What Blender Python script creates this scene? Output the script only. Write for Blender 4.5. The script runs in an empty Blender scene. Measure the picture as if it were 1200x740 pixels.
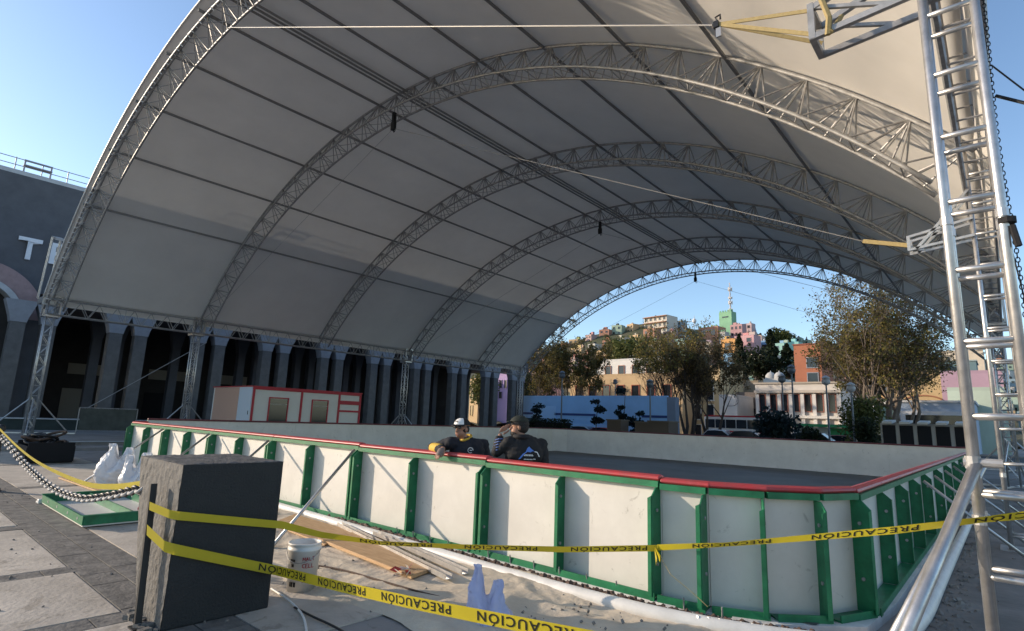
import bpy, bmesh, math, random
import numpy as np
from mathutils import Vector, Matrix, noise
R_ = math.radians
random.seed(7)
S = bpy.context.scene
COL = S.collection
# ------------------------------------------------------------------ camera
F, YAW, PIT, ROL = 655.73, 0.721417, 0.184984, 0.037407
CAMP = Vector((0, 0, 1.6))
fw = Vector((-math.sin(YAW)*math.cos(PIT), math.cos(YAW)*math.cos(PIT), math.sin(PIT)))
r0 = Vector((math.cos(YAW), math.sin(YAW), 0)); u0 = r0.cross(fw)
rt = r0*math.cos(ROL)+u0*math.sin(ROL); up = -r0*math.sin(ROL)+u0*math.cos(ROL)
cd = bpy.data.cameras.new('camera'); cam = bpy.data.objects.new('camera', cd); COL.objects.link(cam)
cam.matrix_world = Matrix(((rt.x, up.x, -fw.x, 0), (rt.y, up.y, -fw.y, 0), (rt.z, up.z, -fw.z, 1.6), (0, 0, 0, 1)))
cd.sensor_width = 36; cd.sensor_fit = 'HORIZONTAL'; cd.lens = F/1200*36; cd.clip_end = 3000; cd.clip_start = .05
S.camera = cam
def ray(x, y): return (fw*F+rt*(x-600)-up*(y-370))/F
def at(x, y, d): return CAMP+ray(x, y)*d
def onp(x, y, ax, v):
    d = ray(x, y); return CAMP+d*((v-CAMP[ax])/d[ax])
EL = Vector((math.cos(YAW), math.sin(YAW), 0))      # sideways
EF = Vector((-math.sin(YAW), math.cos(YAW), 0))     # away

# ------------------------------------------------------------------ materials
def mat(name, col, rough=.7, metal=0., noise=0., nscale=5., bump=0., bscale=30., col2=None, spec=.4, trans=0., detail=6, lo=.35, hi=.65, coords='Object', stretch=None, scuff=0., sscale=12., sthr=.62, tcol=None):
    m = bpy.data.materials.new(name); m.use_nodes = True
    nt = m.node_tree; b = nt.nodes['Principled BSDF']
    b.inputs['Roughness'].default_value = rough; b.inputs['Metallic'].default_value = metal
    b.inputs['Specular IOR Level'].default_value = spec
    b.inputs['Base Color'].default_value = (*col, 1)
    tc = nt.nodes.new('ShaderNodeTexCoord'); src = tc.outputs[coords]
    if stretch:
        mp = nt.nodes.new('ShaderNodeMapping'); mp.inputs['Scale'].default_value = stretch
        nt.links.new(src, mp.inputs['Vector']); src = mp.outputs['Vector']
    if noise or col2:
        n = nt.nodes.new('ShaderNodeTexNoise'); n.inputs['Scale'].default_value = nscale; n.inputs['Detail'].default_value = detail
        n.inputs['Roughness'].default_value = .65
        nt.links.new(src, n.inputs['Vector'])
        rp = nt.nodes.new('ShaderNodeValToRGB')
        c2 = col2 if col2 else tuple(c*(1-noise) for c in col)
        rp.color_ramp.elements[0].color = (*c2, 1); rp.color_ramp.elements[1].color = (*col, 1)
        rp.color_ramp.elements[0].position = lo; rp.color_ramp.elements[1].position = hi
        nt.links.new(n.outputs['Fac'], rp.inputs['Fac']); nt.links.new(rp.outputs['Color'], b.inputs['Base Color'])
    if scuff:
        prev = b.inputs['Base Color'].links[0].from_socket if b.inputs['Base Color'].links else None
        n3 = nt.nodes.new('ShaderNodeTexNoise'); n3.inputs['Scale'].default_value = sscale; n3.inputs['Detail'].default_value = 12; n3.inputs['Roughness'].default_value = .75; n3.inputs['Distortion'].default_value = 1.2
        nt.links.new(src, n3.inputs['Vector'])
        r3 = nt.nodes.new('ShaderNodeValToRGB'); r3.color_ramp.elements[0].position = sthr; r3.color_ramp.elements[1].position = sthr+.06
        r3.color_ramp.elements[0].color = (1, 1, 1, 1); r3.color_ramp.elements[1].color = (1-scuff, 1-scuff*1.05, 1-scuff*1.12, 1)
        nt.links.new(n3.outputs['Fac'], r3.inputs['Fac'])
        mm = nt.nodes.new('ShaderNodeMix'); mm.data_type = 'RGBA'; mm.blend_type = 'MULTIPLY'; mm.inputs[0].default_value = 1
        if prev: nt.links.new(prev, mm.inputs[6])
        else: mm.inputs[6].default_value = (*col, 1)
        nt.links.new(r3.outputs['Color'], mm.inputs[7]); nt.links.new(mm.outputs[2], b.inputs['Base Color'])
    if bump:
        n2 = nt.nodes.new('ShaderNodeTexNoise'); n2.inputs['Scale'].default_value = bscale; n2.inputs['Detail'].default_value = 8
        nt.links.new(src, n2.inputs['Vector'])
        bp = nt.nodes.new('ShaderNodeBump'); bp.inputs['Strength'].default_value = bump; bp.inputs['Distance'].default_value = .02
        nt.links.new(n2.outputs['Fac'], bp.inputs['Height']); nt.links.new(bp.outputs['Normal'], b.inputs['Normal'])
    if trans:
        t = nt.nodes.new('ShaderNodeBsdfTranslucent'); t.inputs['Color'].default_value = (*(tcol or col), 1)
        mx = nt.nodes.new('ShaderNodeMixShader'); mx.inputs[0].default_value = trans
        out = nt.nodes['Material Output']
        nt.links.new(b.outputs[0], mx.inputs[1]); nt.links.new(t.outputs[0], mx.inputs[2]); nt.links.new(mx.outputs[0], out.inputs['Surface'])
    return m
def leafmat(name, cols, trans=.36):
    m = bpy.data.materials.new(name); m.use_nodes = True
    nt = m.node_tree; b = nt.nodes['Principled BSDF']; b.inputs['Roughness'].default_value = .6; b.inputs['Specular IOR Level'].default_value = .25
    g = nt.nodes.new('ShaderNodeNewGeometry'); rp = nt.nodes.new('ShaderNodeValToRGB')
    cr = rp.color_ramp; cr.interpolation = 'CONSTANT'
    while len(cr.elements) < len(cols): cr.elements.new(.5)
    for i, c in enumerate(cols):
        cr.elements[i].position = i/len(cols); cr.elements[i].color = (*c, 1)
    nt.links.new(g.outputs['Random Per Island'], rp.inputs['Fac']); nt.links.new(rp.outputs['Color'], b.inputs['Base Color'])
    t = nt.nodes.new('ShaderNodeBsdfTranslucent'); nt.links.new(rp.outputs['Color'], t.inputs['Color'])
    mx = nt.nodes.new('ShaderNodeMixShader'); mx.inputs[0].default_value = trans
    nt.links.new(b.outputs[0], mx.inputs[1]); nt.links.new(t.outputs[0], mx.inputs[2]); nt.links.new(mx.outputs[0], nt.nodes['Material Output'].inputs['Surface'])
    return m
M = {}
M['alu'] = mat('aluminium', (.62, .60, .58), .38, .75, noise=.25, nscale=9, bump=.05)
M['galv'] = mat('galvanised_steel', (.43, .42, .41), .5, .4, noise=.35, nscale=7)
M['purlin'] = mat('purlin_steel', (.25, .25, .25), .55, .3)
M['membrane'] = mat('membrane_cloth', (.89, .845, .775), .75, 0, noise=.09, nscale=.45, bump=.3, bscale=1.3, tcol=(.80, .83, .86), trans=.19, spec=.2)
M['green'] = mat('green_paint', (.022, .20, .085), .42, 0, noise=.35, nscale=6, bump=.06, bscale=40, scuff=.35, sscale=9, sthr=.63)
M['red'] = mat('red_cap', (.47, .045, .05), .38, 0, noise=.3, nscale=5, col2=(.36, .06, .06), scuff=-.25, sscale=14, sthr=.60)
M['board'] = mat('white_board', (.69, .65, .585), .5, 0, noise=.07, nscale=2.2, bump=.04, bscale=6, col2=(.62, .58, .52), scuff=.30, sscale=4.5, sthr=.60)
M['whitepvc'] = mat('white_pipe', (.74, .71, .66), .45, 0, noise=.18, nscale=4)
M['slab'] = mat('white_edge', (.72, .70, .66), .7, 0, noise=.25, nscale=3, bump=.2)
M['rinkfloor'] = mat('rink_floor', (.12, .118, .112), .55, 0, noise=.35, nscale=.8, bump=.1, bscale=9)
M['concrete'] = mat('pale_concrete', (.57, .50, .415), .85, 0, col2=(.40, .35, .29), nscale=1.7, bump=.35, bscale=22, detail=10, scuff=.28, sscale=2.2, sthr=.55)
M['basalt'] = mat('dark_paving', (.23, .21, .185), .8, 0, col2=(.10, .094, .086), nscale=5, bump=.5, bscale=25, detail=9)
M['plaza'] = mat('plaza_paving', (.33, .305, .28), .85, 0, col2=(.24, .22, .20), nscale=.7, bump=.3, bscale=14, detail=9, scuff=.3, sscale=1.1, sthr=.55)
M['sand'] = mat('sandy_cloth', (.64, .54, .41), .9, 0, col2=(.50, .42, .32), nscale=2.4, bump=.5, bscale=18, detail=9)
M['dust'] = mat('dusty_ground', (.26, .235, .21), .9, 0, col2=(.16, .145, .13), nscale=1.3, bump=.5, bscale=16, detail=9)
M['asphalt'] = mat('asphalt', (.06, .06, .06), .85, 0, noise=.3, nscale=3)
M['blockdark'] = mat('dark_face_stone', (.024, .025, .025), .75, 0, col2=(.018, .019, .02), nscale=6, bump=.5, bscale=60, scuff=-.9, sscale=16, sthr=.66)  # block body in a darker tone than its top and side face
M['blocktop'] = mat('block_top_stone', (.13, .125, .12), .85, 0, col2=(.06, .058, .056), nscale=9, bump=.6, bscale=45)
M['blockrough'] = mat('rough_stone', (.18, .167, .15), .9, 0, col2=(.115, .107, .098), nscale=14, bump=.7, bscale=28, detail=10)
M['black'] = mat('black_metal', (.015, .015, .016), .45)
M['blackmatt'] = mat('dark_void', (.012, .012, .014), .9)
M['chainw'] = mat('chain_pale', (.42, .40, .38), .7)
M['yellow'] = mat('yellow_tape', (.60, .48, .03), .35, 0, noise=.12, nscale=3, trans=.2, spec=.5)
M['ink'] = mat('black_ink', (.012, .012, .012), .5)
M['white'] = mat('white_plastic', (.78, .76, .72), .4, 0, noise=.08, nscale=6)
M['whitebag'] = mat('white_sack', (.76, .77, .80), .35, 0, noise=.06, nscale=8, bump=.4, bscale=18, trans=.3)
M['bluebag'] = mat('blue_bag', (.66, .69, .90), .3, 0, noise=.1, nscale=8, bump=.5, bscale=22, trans=.45)
M['wood'] = mat('pine_board', (.56, .36, .19), .7, 0, col2=(.42, .25, .12), nscale=5, bump=.15, stretch=(1, 9, 9))
M['rust'] = mat('rusty_hose', (.12, .075, .055), .8, 0, noise=.5, nscale=20)
M['darkcloth'] = mat('navy_cloth', (.018, .018, .024), .85, bump=.3, bscale=20)
M['blackcloth'] = mat('black_cloth', (.014, .013, .014), .8, bump=.3, bscale=20)
M['jeans'] = mat('dark_denim', (.03, .04, .07), .85, bump=.2)
M['skin'] = mat('skin', (.34, .17, .105), .55)
M['hair'] = mat('dark_hair', (.02, .016, .014), .7, bump=.6, bscale=80)
M['glove'] = mat('grey_glove', (.20, .15, .13), .8)
M['amber'] = mat('amber_cloth', (.56, .36, .05), .7)
M['blueprint'] = mat('blue_print', (.10, .22, .60), .6)
M['glass'] = mat('dark_glass', (.02, .024, .03), .12, spec=.6)
M['theatre'] = mat('theatre_grey', (.115, .115, .125), .8, 0, noise=.2, nscale=1.2, bump=.2)
M['column'] = mat('column_stone', (.15, .143, .138), .8, 0, noise=.25, nscale=2.5, bump=.3)
M['capital'] = mat('capital_stone', (.31, .315, .335), .75, 0, noise=.15, nscale=3)
M['pinkstone'] = mat('pink_stone', (.38, .26, .25), .8, 0, noise=.2, nscale=3, bump=.2)
M['palestone'] = mat('pale_stone', (.52, .52, .52), .8, 0, noise=.15, nscale=3)
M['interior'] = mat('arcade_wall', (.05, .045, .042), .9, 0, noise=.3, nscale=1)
M['tan'] = mat('tan_panel', (.30, .27, .22), .8)
M['letter'] = mat('letter_white', (.74, .74, .76), .5)
M['strap'] = mat('tan_strap', (.38, .29, .13), .8, noise=.2, nscale=30)
M['cable'] = mat('steel_cable', (.38, .37, .36), .4, .5)
M['kpeach'] = mat('peach_panel', (.55, .34, .25), .6)
M['kblue'] = mat('pale_blue_panel', (.55, .61, .66), .6)
M['kwhite'] = mat('cream_panel', (.70, .68, .63), .6, noise=.05, nscale=2)
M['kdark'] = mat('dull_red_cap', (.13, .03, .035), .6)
M['kred'] = mat('red_trim', (.42, .025, .04), .5)
M['bark'] = mat('bark', (.085, .065, .052), .9, 0, noise=.4, nscale=6, bump=.5, bscale=12)
M['barkpale'] = mat('bark_pale', (.22, .175, .14), .9, 0, noise=.4, nscale=6, bump=.5, bscale=12)
M['hill'] = mat('hill_scrub', (.13, .11, .065), .95, 0, col2=(.06, .07, .03), nscale=.08, bump=.4, bscale=.5)
M['wallblue'] = mat('blue_hoarding', (.30, .54, .86), .6, 0, noise=.12, nscale=.5)
M['wallblue2'] = mat('paler_blue_patch', (.35, .58, .87), .6)
M['navy'] = mat('navy_stripe', (.03, .06, .20), .6)
M['lamp'] = mat('lamp_grey', (.16, .18, .20), .5, .4)
M['globe'] = mat('lamp_globe', (.45, .45, .45), .3)
M['leaf_olive'] = leafmat('leaf_olive', [(.10, .09, .026), (.15, .125, .036), (.07, .07, .022), (.21, .155, .04), (.12, .09, .035), (.055, .055, .02)])
M['leaf_autumn'] = leafmat('leaf_autumn', [(.30, .23, .05), (.21, .18, .045), (.15, .15, .045), (.34, .25, .06), (.20, .13, .055), (.10, .10, .035)])
M['leaf_brown'] = leafmat('leaf_brown', [(.16, .105, .05), (.20, .135, .06), (.12, .09, .045), (.09, .075, .035), (.23, .165, .06)])
M['leaf_big'] = leafmat('leaf_big', [(.20, .17, .045), (.15, .14, .045), (.11, .105, .04), (.26, .20, .05), (.16, .11, .055), (.085, .08, .035), (.13, .095, .06)])
M['leaf_dark'] = leafmat('leaf_dark', [(.018, .030, .014), (.028, .04, .016), (.012, .02, .012), (.035, .042, .018)])
M['leaf_green'] = leafmat('leaf_green', [(.08, .095, .025), (.11, .12, .035), (.055, .07, .02), (.14, .135, .04)])
M['leaf_blue'] = leafmat('leaf_blue', [(.012, .028, .030), (.018, .036, .040), (.008, .018, .02)])
_wc = {}
def wall(c, rough=.85):
    k = tuple(round(x, 3) for x in c)
    if k not in _wc: _wc[k] = mat('plaster_paint', c, rough, 0, noise=.14, nscale=.35, bump=.15, bscale=3)
    return _wc[k]

# ------------------------------------------------------------------ mesh builder
ORG = {}
class MB:
    def __init__(s): s.v = []; s.f = []
    def add(s, vs, fs):
        o = len(s.v); s.v += [tuple(v) for v in vs]; s.f += [tuple(i+o for i in f) for f in fs]; return s
    def box(s, c, size, ax=None):
        c = Vector(c); a, b, d = ax if ax else (Vector((1, 0, 0)), Vector((0, 1, 0)), Vector((0, 0, 1)))
        h = [x/2 for x in size]
        vs = [c+a*(i*h[0])+b*(j*h[1])+d*(k*h[2]) for i in (-1, 1) for j in (-1, 1) for k in (-1, 1)]
        fs = [(0, 1, 3, 2), (4, 6, 7, 5), (0, 4, 5, 1), (2, 3, 7, 6), (0, 2, 6, 4), (1, 5, 7, 3)]
        return s.add(vs, fs)
    def bar(s, p, q, w, h=None, upv=(0, 0, 1)):
        p, q = Vector(p), Vector(q); d = (q-p); L = d.length; d.normalize()
        a = d.cross(Vector(upv))
        if a.length < 1e-3: a = d.cross(Vector((1, 0, 0)))
        a.normalize(); b = a.cross(d)
        return s.box((p+q)/2, (L, w, h or w), (d, a, b))
    def tube(s, pts, r, n=8, caps=True):
        pts = [Vector(p) for p in pts]; k = len(pts)
        rs = r if isinstance(r, (list, tuple)) else [r]*k
        vs = []; prev = None
        for i, p in enumerate(pts):
            t = (pts[min(i+1, k-1)]-pts[max(i-1, 0)])
            if t.length < 1e-9: t = Vector((0, 0, 1))
            t.normalize()
            if prev is None:
                a = t.cross(Vector((0, 0, 1)))
                if a.length < 1e-2: a = t.cross(Vector((1, 0, 0)))
            else:
                a = prev-t*prev.dot(t)
                if a.length < 1e-4: a = t.orthogonal()
            a.normalize(); prev = a; b = t.cross(a)
            for j in range(n):
                g = 2*math.pi*j/n; vs.append(p+(a*math.cos(g)+b*math.sin(g))*rs[i])
        fs = [(i*n+j, i*n+(j+1) % n, (i+1)*n+(j+1) % n, (i+1)*n+j) for i in range(k-1) for j in range(n)]
        if caps: fs += [tuple(range(n))[::-1], tuple((k-1)*n+j for j in range(n))]
        return s.add(vs, fs)
    def lathe(s, c, prof, n=24):
        c = Vector(c); vs = []; k = len(prof)
        for r, z in prof:
            for j in range(n):
                g = 2*math.pi*j/n; vs.append(c+Vector((r*math.cos(g), r*math.sin(g), z)))
        fs = [(i*n+j, i*n+(j+1) % n, (i+1)*n+(j+1) % n, (i+1)*n+j) for i in range(k-1) for j in range(n)]
        fs += [tuple(range(n))[::-1], tuple((k-1)*n+j for j in range(n))]
        return s.add(vs, fs)
    def prism(s, poly, d):
        d = Vector(d); n = len(poly); vs = [Vector(p) for p in poly]+[Vector(p)+d for p in poly]
        fs = [tuple(range(n)), tuple(range(2*n-1, n-1, -1))]+[(i, (i+1) % n, n+(i+1) % n, n+i) for i in range(n)]
        return s.add(vs, fs)
    def sheet(s, rows):
        n = len(rows[0]); vs = [p for r in rows for p in r]
        return s.add(vs, [(i*n+j, i*n+j+1, (i+1)*n+j+1, (i+1)*n+j) for i in range(len(rows)-1) for j in range(n-1)])
    def build(s, name, m, parent=None, smooth=False, org=None, bevel=0, solid=0, autos=False):
        o = ORG.get(parent.name, Vector()) if parent else (Vector(org) if org is not None else Vector())
        me = bpy.data.meshes.new(name); me.from_pydata([tuple(Vector(v)-o) for v in s.v], [], s.f); me.update()
        bm = bmesh.new(); bm.from_mesh(me); bmesh.ops.recalc_face_normals(bm, faces=bm.faces); bm.to_mesh(me); bm.free()
        ob = bpy.data.objects.new(name, me); COL.objects.link(ob)
        me.materials.append(m)
        if smooth:
            me.polygons.foreach_set('use_smooth', [True]*len(me.polygons))
        if bevel:
            b = ob.modifiers.new('bevel', 'BEVEL'); b.width = bevel; b.segments = 2; b.limit_method = 'ANGLE'
        if solid:
            b = ob.modifiers.new('solid', 'SOLIDIFY'); b.thickness = solid; b.offset = 0
        if parent: ob.parent = parent
        else: ob.location = o
        ORG[ob.name] = o
        return ob
def tag(o, label, cat, group=None):
    o['label'] = label; o['category'] = cat
    if group: o['group'] = group
    return o
def thing(name, loc, label, cat, group=None):
    o = bpy.data.objects.new(name, None); COL.objects.link(o); o.location = loc; o.empty_display_size = .2
    ORG[o.name] = Vector(loc); return tag(o, label, cat, group)
def kind(o, k='structure'): o['kind'] = k; return o
def copy_tree(o, parent=None):
    c = o.copy(); COL.objects.link(c); c.parent = parent
    if parent is None and 'label' in c: pass
    for ch in list(o.children): copy_tree(ch, c)
    return c
def V(*a): return Vector(a)
def arcpts(pts, n):                       # resample a polyline smoothly (Catmull-Rom)
    P = [Vector(p) for p in pts]; out = []
    for i in range(len(P)-1):
        p0, p1, p2, p3 = P[max(i-1, 0)], P[i], P[i+1], P[min(i+2, len(P)-1)]
        for k in range(n):
            t = k/n; out.append(.5*((2*p1)+(p2-p0)*t+(2*p0-5*p1+4*p2-p3)*t*t+(3*p1-p0-3*p2+p3)*t**3))
    return out+[P[-1]]

# ------------------------------------------------------------------ world and sun
SD = Vector((-1.70, -1.0, .53)).normalized()
w = bpy.data.worlds.new('World'); S.world = w; w.use_nodes = True
nt = w.node_tree; sk = nt.nodes.new('ShaderNodeTexSky'); sk.sky_type = 'NISHITA'; sk.sun_disc = False
sk.sun_elevation = math.asin(SD.z); sk.sun_rotation = math.atan2(SD.x, SD.y)
sk.altitude = 900; sk.air_density = 1.0; sk.dust_density = 1.0; sk.ozone_density = 1.9
bg = nt.nodes['Background']; bg.inputs[1].default_value = .15; nt.links.new(sk.outputs[0], bg.inputs[0])
ld = bpy.data.lights.new('sun', 'SUN'); ld.energy = 2.85; ld.angle = R_(.5); ld.color = (1, .835, .65)
sun = bpy.data.objects.new('sun', ld); COL.objects.link(sun); sun.rotation_euler = SD.to_track_quat('Z', 'Y').to_euler()
S.view_settings.view_transform = 'Standard'; S.view_settings.look = 'None'; S.view_settings.exposure = .84; S.view_settings.gamma = 1
S.render.engine = 'CYCLES'
S.cycles.max_bounces = 8; S.cycles.diffuse_bounces = 4

# ------------------------------------------------------------------ ground
def gbox(name, x0, x1, y0, y1, z0, z1, m): return kind(MB().box(((x0+x1)/2, (y0+y1)/2, (z0+z1)/2), (x1-x0, y1-y0, z1-z0)).build(name, m))
def gsheet(name, x0, x1, y0, y1, z, m): return kind(MB().add([(x0, y0, z), (x1, y0, z), (x1, y1, z), (x0, y1, z)], [(0, 1, 2, 3)]).build(name, m))
gsheet('ground', -900, 900, -400, 1200, -.012, M['plaza'])
b = MB()       # pale slabs between dark bands, each a slab a few mm proud
for (x0, x1, y0, y1) in ((-5.15, -2.2, -3, 1.62), (-6.95, -5.42, -3, 1.62), (-9.6, -7.2, -3, 1.62), (-12.6, -9.95, -3, 1.62), (-15.9, -12.95, -3, 1.62), (-19.5, -16.2, -3, 1.62), (-25, -19.8, -3, 1.62),
                         (-9.7, -4.0, 2.22, 3.3), (-14.0, -10.0, 2.22, 4.6), (-19.2, -14.3, 2.22, 4.6), (-25, -19.5, 2.22, 4.6), (-2.1, 3, -3, 1.62)):
    b.box(((x0+x1)/2, (y0+y1)/2, -.004), (x1-x0-.012, y1-y0-.012, .012))
kind(b.build('pavement', M['concrete']))
b = MB()
for y0, y1 in ((1.63, 1.915), (1.922, 2.21)):
    x = -25
    while x < 2:
        l = .42+.1*random.random(); b.box((x+l/2, (y0+y1)/2, -.006+.003*random.random()), (l-.012, y1-y0-.008, .012)); x += l
for xc in (-5.28, -7.07, -9.77, -12.77, -16.05, -19.65):
    y = -3
    while y < 1.6:
        l = .4; b.box((xc, y+l/2, -.006+.003*random.random()), (.24, l-.012, .012)); y += l
for xc in (-9.85, -14.15, -19.35):
    y = 2.23
    while y < 4.5:
        b.box((xc, y+.2, -.006), (.26, .388, .012)); y += .4
kind(b.build('paving_band', M['basalt']))
gbox('step', -60, -24.6, -60, 70, -.05, .10, M['plaza'])
gbox('upper_plaza', -60, -26.0, -60, 70, -.06, .24, M['plaza'])
kind(MB().box((-25.99, 0, .235), (.14, 60, .03)).build('step_edge', M['palestone']))
def bumpy(name, x0, x1, y0, y1, z, amp, nx, ny, m, seed, edge=.3, crease=1.):
    rows = []; sv = V(seed*3.1, seed*1.7, 0)
    for j in range(ny+1):
        row = []
        for i in range(nx+1):
            u, v = i/nx, j/ny
            x = x0+(x1-x0)*u; y = y0+(y1-y0)*v; q = V(x, y, 0)+sv
            wq = q+V(noise.noise(q*.9), noise.noise(q*.9+V(5, 5, 0)), 0)*.5
            h = .55*noise.noise(q*.8)+crease*(.45*max(0, .45-abs(noise.noise(V(wq.x*1.1+wq.y*.9, wq.y*2.3-wq.x*.5, 1))))+.30*max(0, .4-abs(noise.noise(wq*3.7+V(2, 2, 2))))+.12*noise.noise(wq*9))
            e = min(1, min(u*(x1-x0), (1-u)*(x1-x0), v*(y1-y0), (1-v)*(y1-y0))/edge)
            yy = y+(.16*noise.noise(V(x*.9, seed, 0))+.05*noise.noise(V(x*4, seed, 3)))*(1-v)
            row.append((x, yy, z+(.012+amp*max(0, .25+h))*e))
        rows.append(row)
    return MB().sheet(rows).build(name, m, smooth=True)
kind(bumpy('sand_cover', -10.2, .2, 3.0, 4.93, .002, .085, 300, 56, M['sand'], 3, edge=.12), 'stuff')
kind(bumpy('dust_cover', -.86, 3.5, 3.2, 30, .003, .05, 90, 260, M['dust'], 5), 'stuff')
gsheet('street', -200, 300, 52, 66, .004, M['asphalt'])
gbox('kerb', -200, 300, 66, 70, -.05, .13, M['plaza'])
rb = MB(); rng = random.Random(31)
def stone(p, r_):
    ax_ = V(rng.gauss(0, 1), rng.gauss(0, 1), rng.gauss(0, 1)).normalized(); bx_ = ax_.orthogonal().normalized()
    rb.box(p, (r_*rng.uniform(.8, 1.8), r_*rng.uniform(.6, 1.2), r_*rng.uniform(.4, .9)), (ax_, bx_, ax_.cross(bx_)))
for _ in range(260):
    y = 5.2+abs(rng.gauss(0, 4)); stone(V(-.62+abs(rng.gauss(0, .16)), y, .03), rng.uniform(.012, .05))
for _ in range(320):
    x = rng.uniform(-9.5, -.6); stone(V(x, 4.5-abs(rng.gauss(0, .45)), .045), rng.uniform(.006, .025))
for _ in range(160):
    stone(V(rng.uniform(-16, -3), rng.uniform(.3, 3.1), .006), rng.uniform(.006, .02))
kind(rb.build('rubble', M['dust']), 'stuff')
# rink floor
kind(MB().prism([(-18.75, 4.86, -.03), (-2.4, 4.9, -.03), (-1.55, 5.1, -.03), (-1.0, 5.6, -.03), (-.92, 6.6, -.03), (-.92, 25.2, -.03), (-18.75, 25.2, -.03)], (0, 0, .10)).build('rink_floor', M['slab']))
gsheet('rink_surface', -18.4, -1.3, 5.3, 24.9, .078, M['rinkfloor'])

# ------------------------------------------------------------------ canopy
CX, CZ, RR = -16., -8.3, 21.6
AY = [4.96, 11.2, 18.2, 25.3, 32.4, 38.1]
TH = math.asin((6.25-CZ)/RR)            # foot angle
def cyl(a, r, y): return V(CX-r*math.cos(a), y, CZ+r*math.sin(a))
canopy = thing('canopy', (-16, 5, 0), 'long barrel vaulted beige canopy on steel arch trusses spanning the rink', 'canopy')
def angs(n): return [TH-.004+(math.pi-2*TH+.008)*i/n for i in range(n+1)]
rows = []
ys = [4.62]
for i in range(5):
    for k in range(1, 15): ys.append(AY[i]+(AY[i+1]-AY[i])*k/14)
ys[-1] = 38.25
ys.insert(1, AY[0])
for y in ys:
    row = []
    d = min(abs(y-a) for a in AY)
    for i, a in enumerate(angs(150)):
        sag = .05*min(1, d/2.5)+min(1, d/1.2)*(.03*noise.noise(V(a*16, y*.45, 1))+.018*noise.noise(V(a*38, y*1.3, 5)))
        row.append(cyl(a, RR+.07-sag, y))
    rows.append(row)
MB().sheet(rows).build('membrane', M['membrane'], canopy, smooth=True, solid=.006)
MB().tube([cyl(a, RR+.06, 4.62) for a in angs(96)], .03, 6).build('edge_rope', M['white'], canopy, smooth=True)
for a0, sgn in ((TH, 1), (math.pi-TH, -1)):
    p = cyl(a0, RR+.07, 0); b = MB()
    b.sheet([[V(p.x, 4.62, p.z), V(p.x, 38.25, p.z)], [V(p.x-.16*sgn, 4.62, p.z-.35), V(p.x-.16*sgn, 38.25, p.z-.35)]])
    b.build('valance', M['membrane'], canopy, solid=.006)
b = MB()
for i in range(120):
    a = TH+(math.pi-2*TH)*(i+.5)/120; b.tube([cyl(a, RR-.70, 4.61), cyl(a+.002, RR-.80, 4.585), cyl(a+.004, RR-.86, 4.66)], .014+.006*math.sin(i*2.3), 4)
kind(b.build('lacing', M['white'], canopy), 'stuff')
def arch(y, first=False):
    a_ = MB().tube([cyl(a, RR, y) for a in angs(64)], .045, 8).build('arch_truss', M['galv'], canopy, smooth=True)
    D, W = .78, .34
    for s in (-1, 1):
        MB().tube([cyl(a, RR-D, y+s*W) for a in angs(64)], .04, 8).build('inner_chord', M['galv'], a_, smooth=True)
    b = MB(); n = 34
    st = (math.pi-2*TH)/n
    for i in range(n+1):
        a = TH+st*i; o = cyl(a, RR, y)
        for s in (-1, 1):
            for k in (-.5, -.17, .17, .5):
                if TH-1e-6 <= a+st*k <= math.pi-TH+1e-6: b.tube([o, cyl(a+st*k, RR-D, y+s*W)], .018, 5)
        if i < n:
            b.tube([cyl(a+st*.5, RR-D, y-W), cyl(a+st*.5, RR-D, y+W)], .014, 5)
            b.tube([cyl(a+st*.5, RR-D, y-W), cyl(a+st*1.5, RR-D, y+W)], .012, 5)
    b.build('lattice', M['galv'], a_)
for y in AY: arch(y)
for xe in (-32.02, .02):
    e = MB()
    for dx in (-.17, .17):
        for z in (5.52, 6.2): e.tube([(xe+dx, 4.9, z), (xe+dx, 38.2, z)], .035, 6)
    y = 4.9; k = 0
    while y < 38:
        for dx in (-.17, .17):
            e.tube([(xe+dx, y, 5.52), (xe+dx, y+.36, 6.2)], .017, 5); e.tube([(xe+dx, y+.36, 6.2), (xe+dx, y+.72, 5.52)], .017, 5)
        e.tube([(xe-.17, y, 5.52), (xe+.17, y, 5.52)], .014, 5); e.tube([(xe-.17, y+.36, 6.2), (xe+.17, y+.36, 6.2)], .014, 5)
        if k % 5 == 4: e.tube([(xe+.17, y, 5.52), (xe+.17, y, 6.2)], .02, 5)
        y += .72; k += 1
    e.build('eave_truss', M['galv'], canopy)
def xa(x): return math.acos((CX-x)/RR)
for x in (-27.9, -25.1, -22.4, -19.6, -17.0, -14.1, -11.6, -9.0, -6.4, -3.9):
    a = xa(x)*1.0
    a = math.acos(max(-1, min(1, (CX-x)/(RR+.0))))
    p = cyl(a, RR-.02, 0)
    MB().bar((p.x, 4.7, p.z), (p.x, 38.2, p.z), .05, .08).build('purlin', M['purlin'], canopy)
for dx in (-.2, 0, .2):
    p = cyl(math.acos((CX-(-15.5+dx))/RR), RR-.10, 0)
    MB().tube([(p.x, 4.9, p.z), (p.x, 38.1, p.z)], .036, 6).build('ridge_tube', M['purlin'], canopy)
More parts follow.
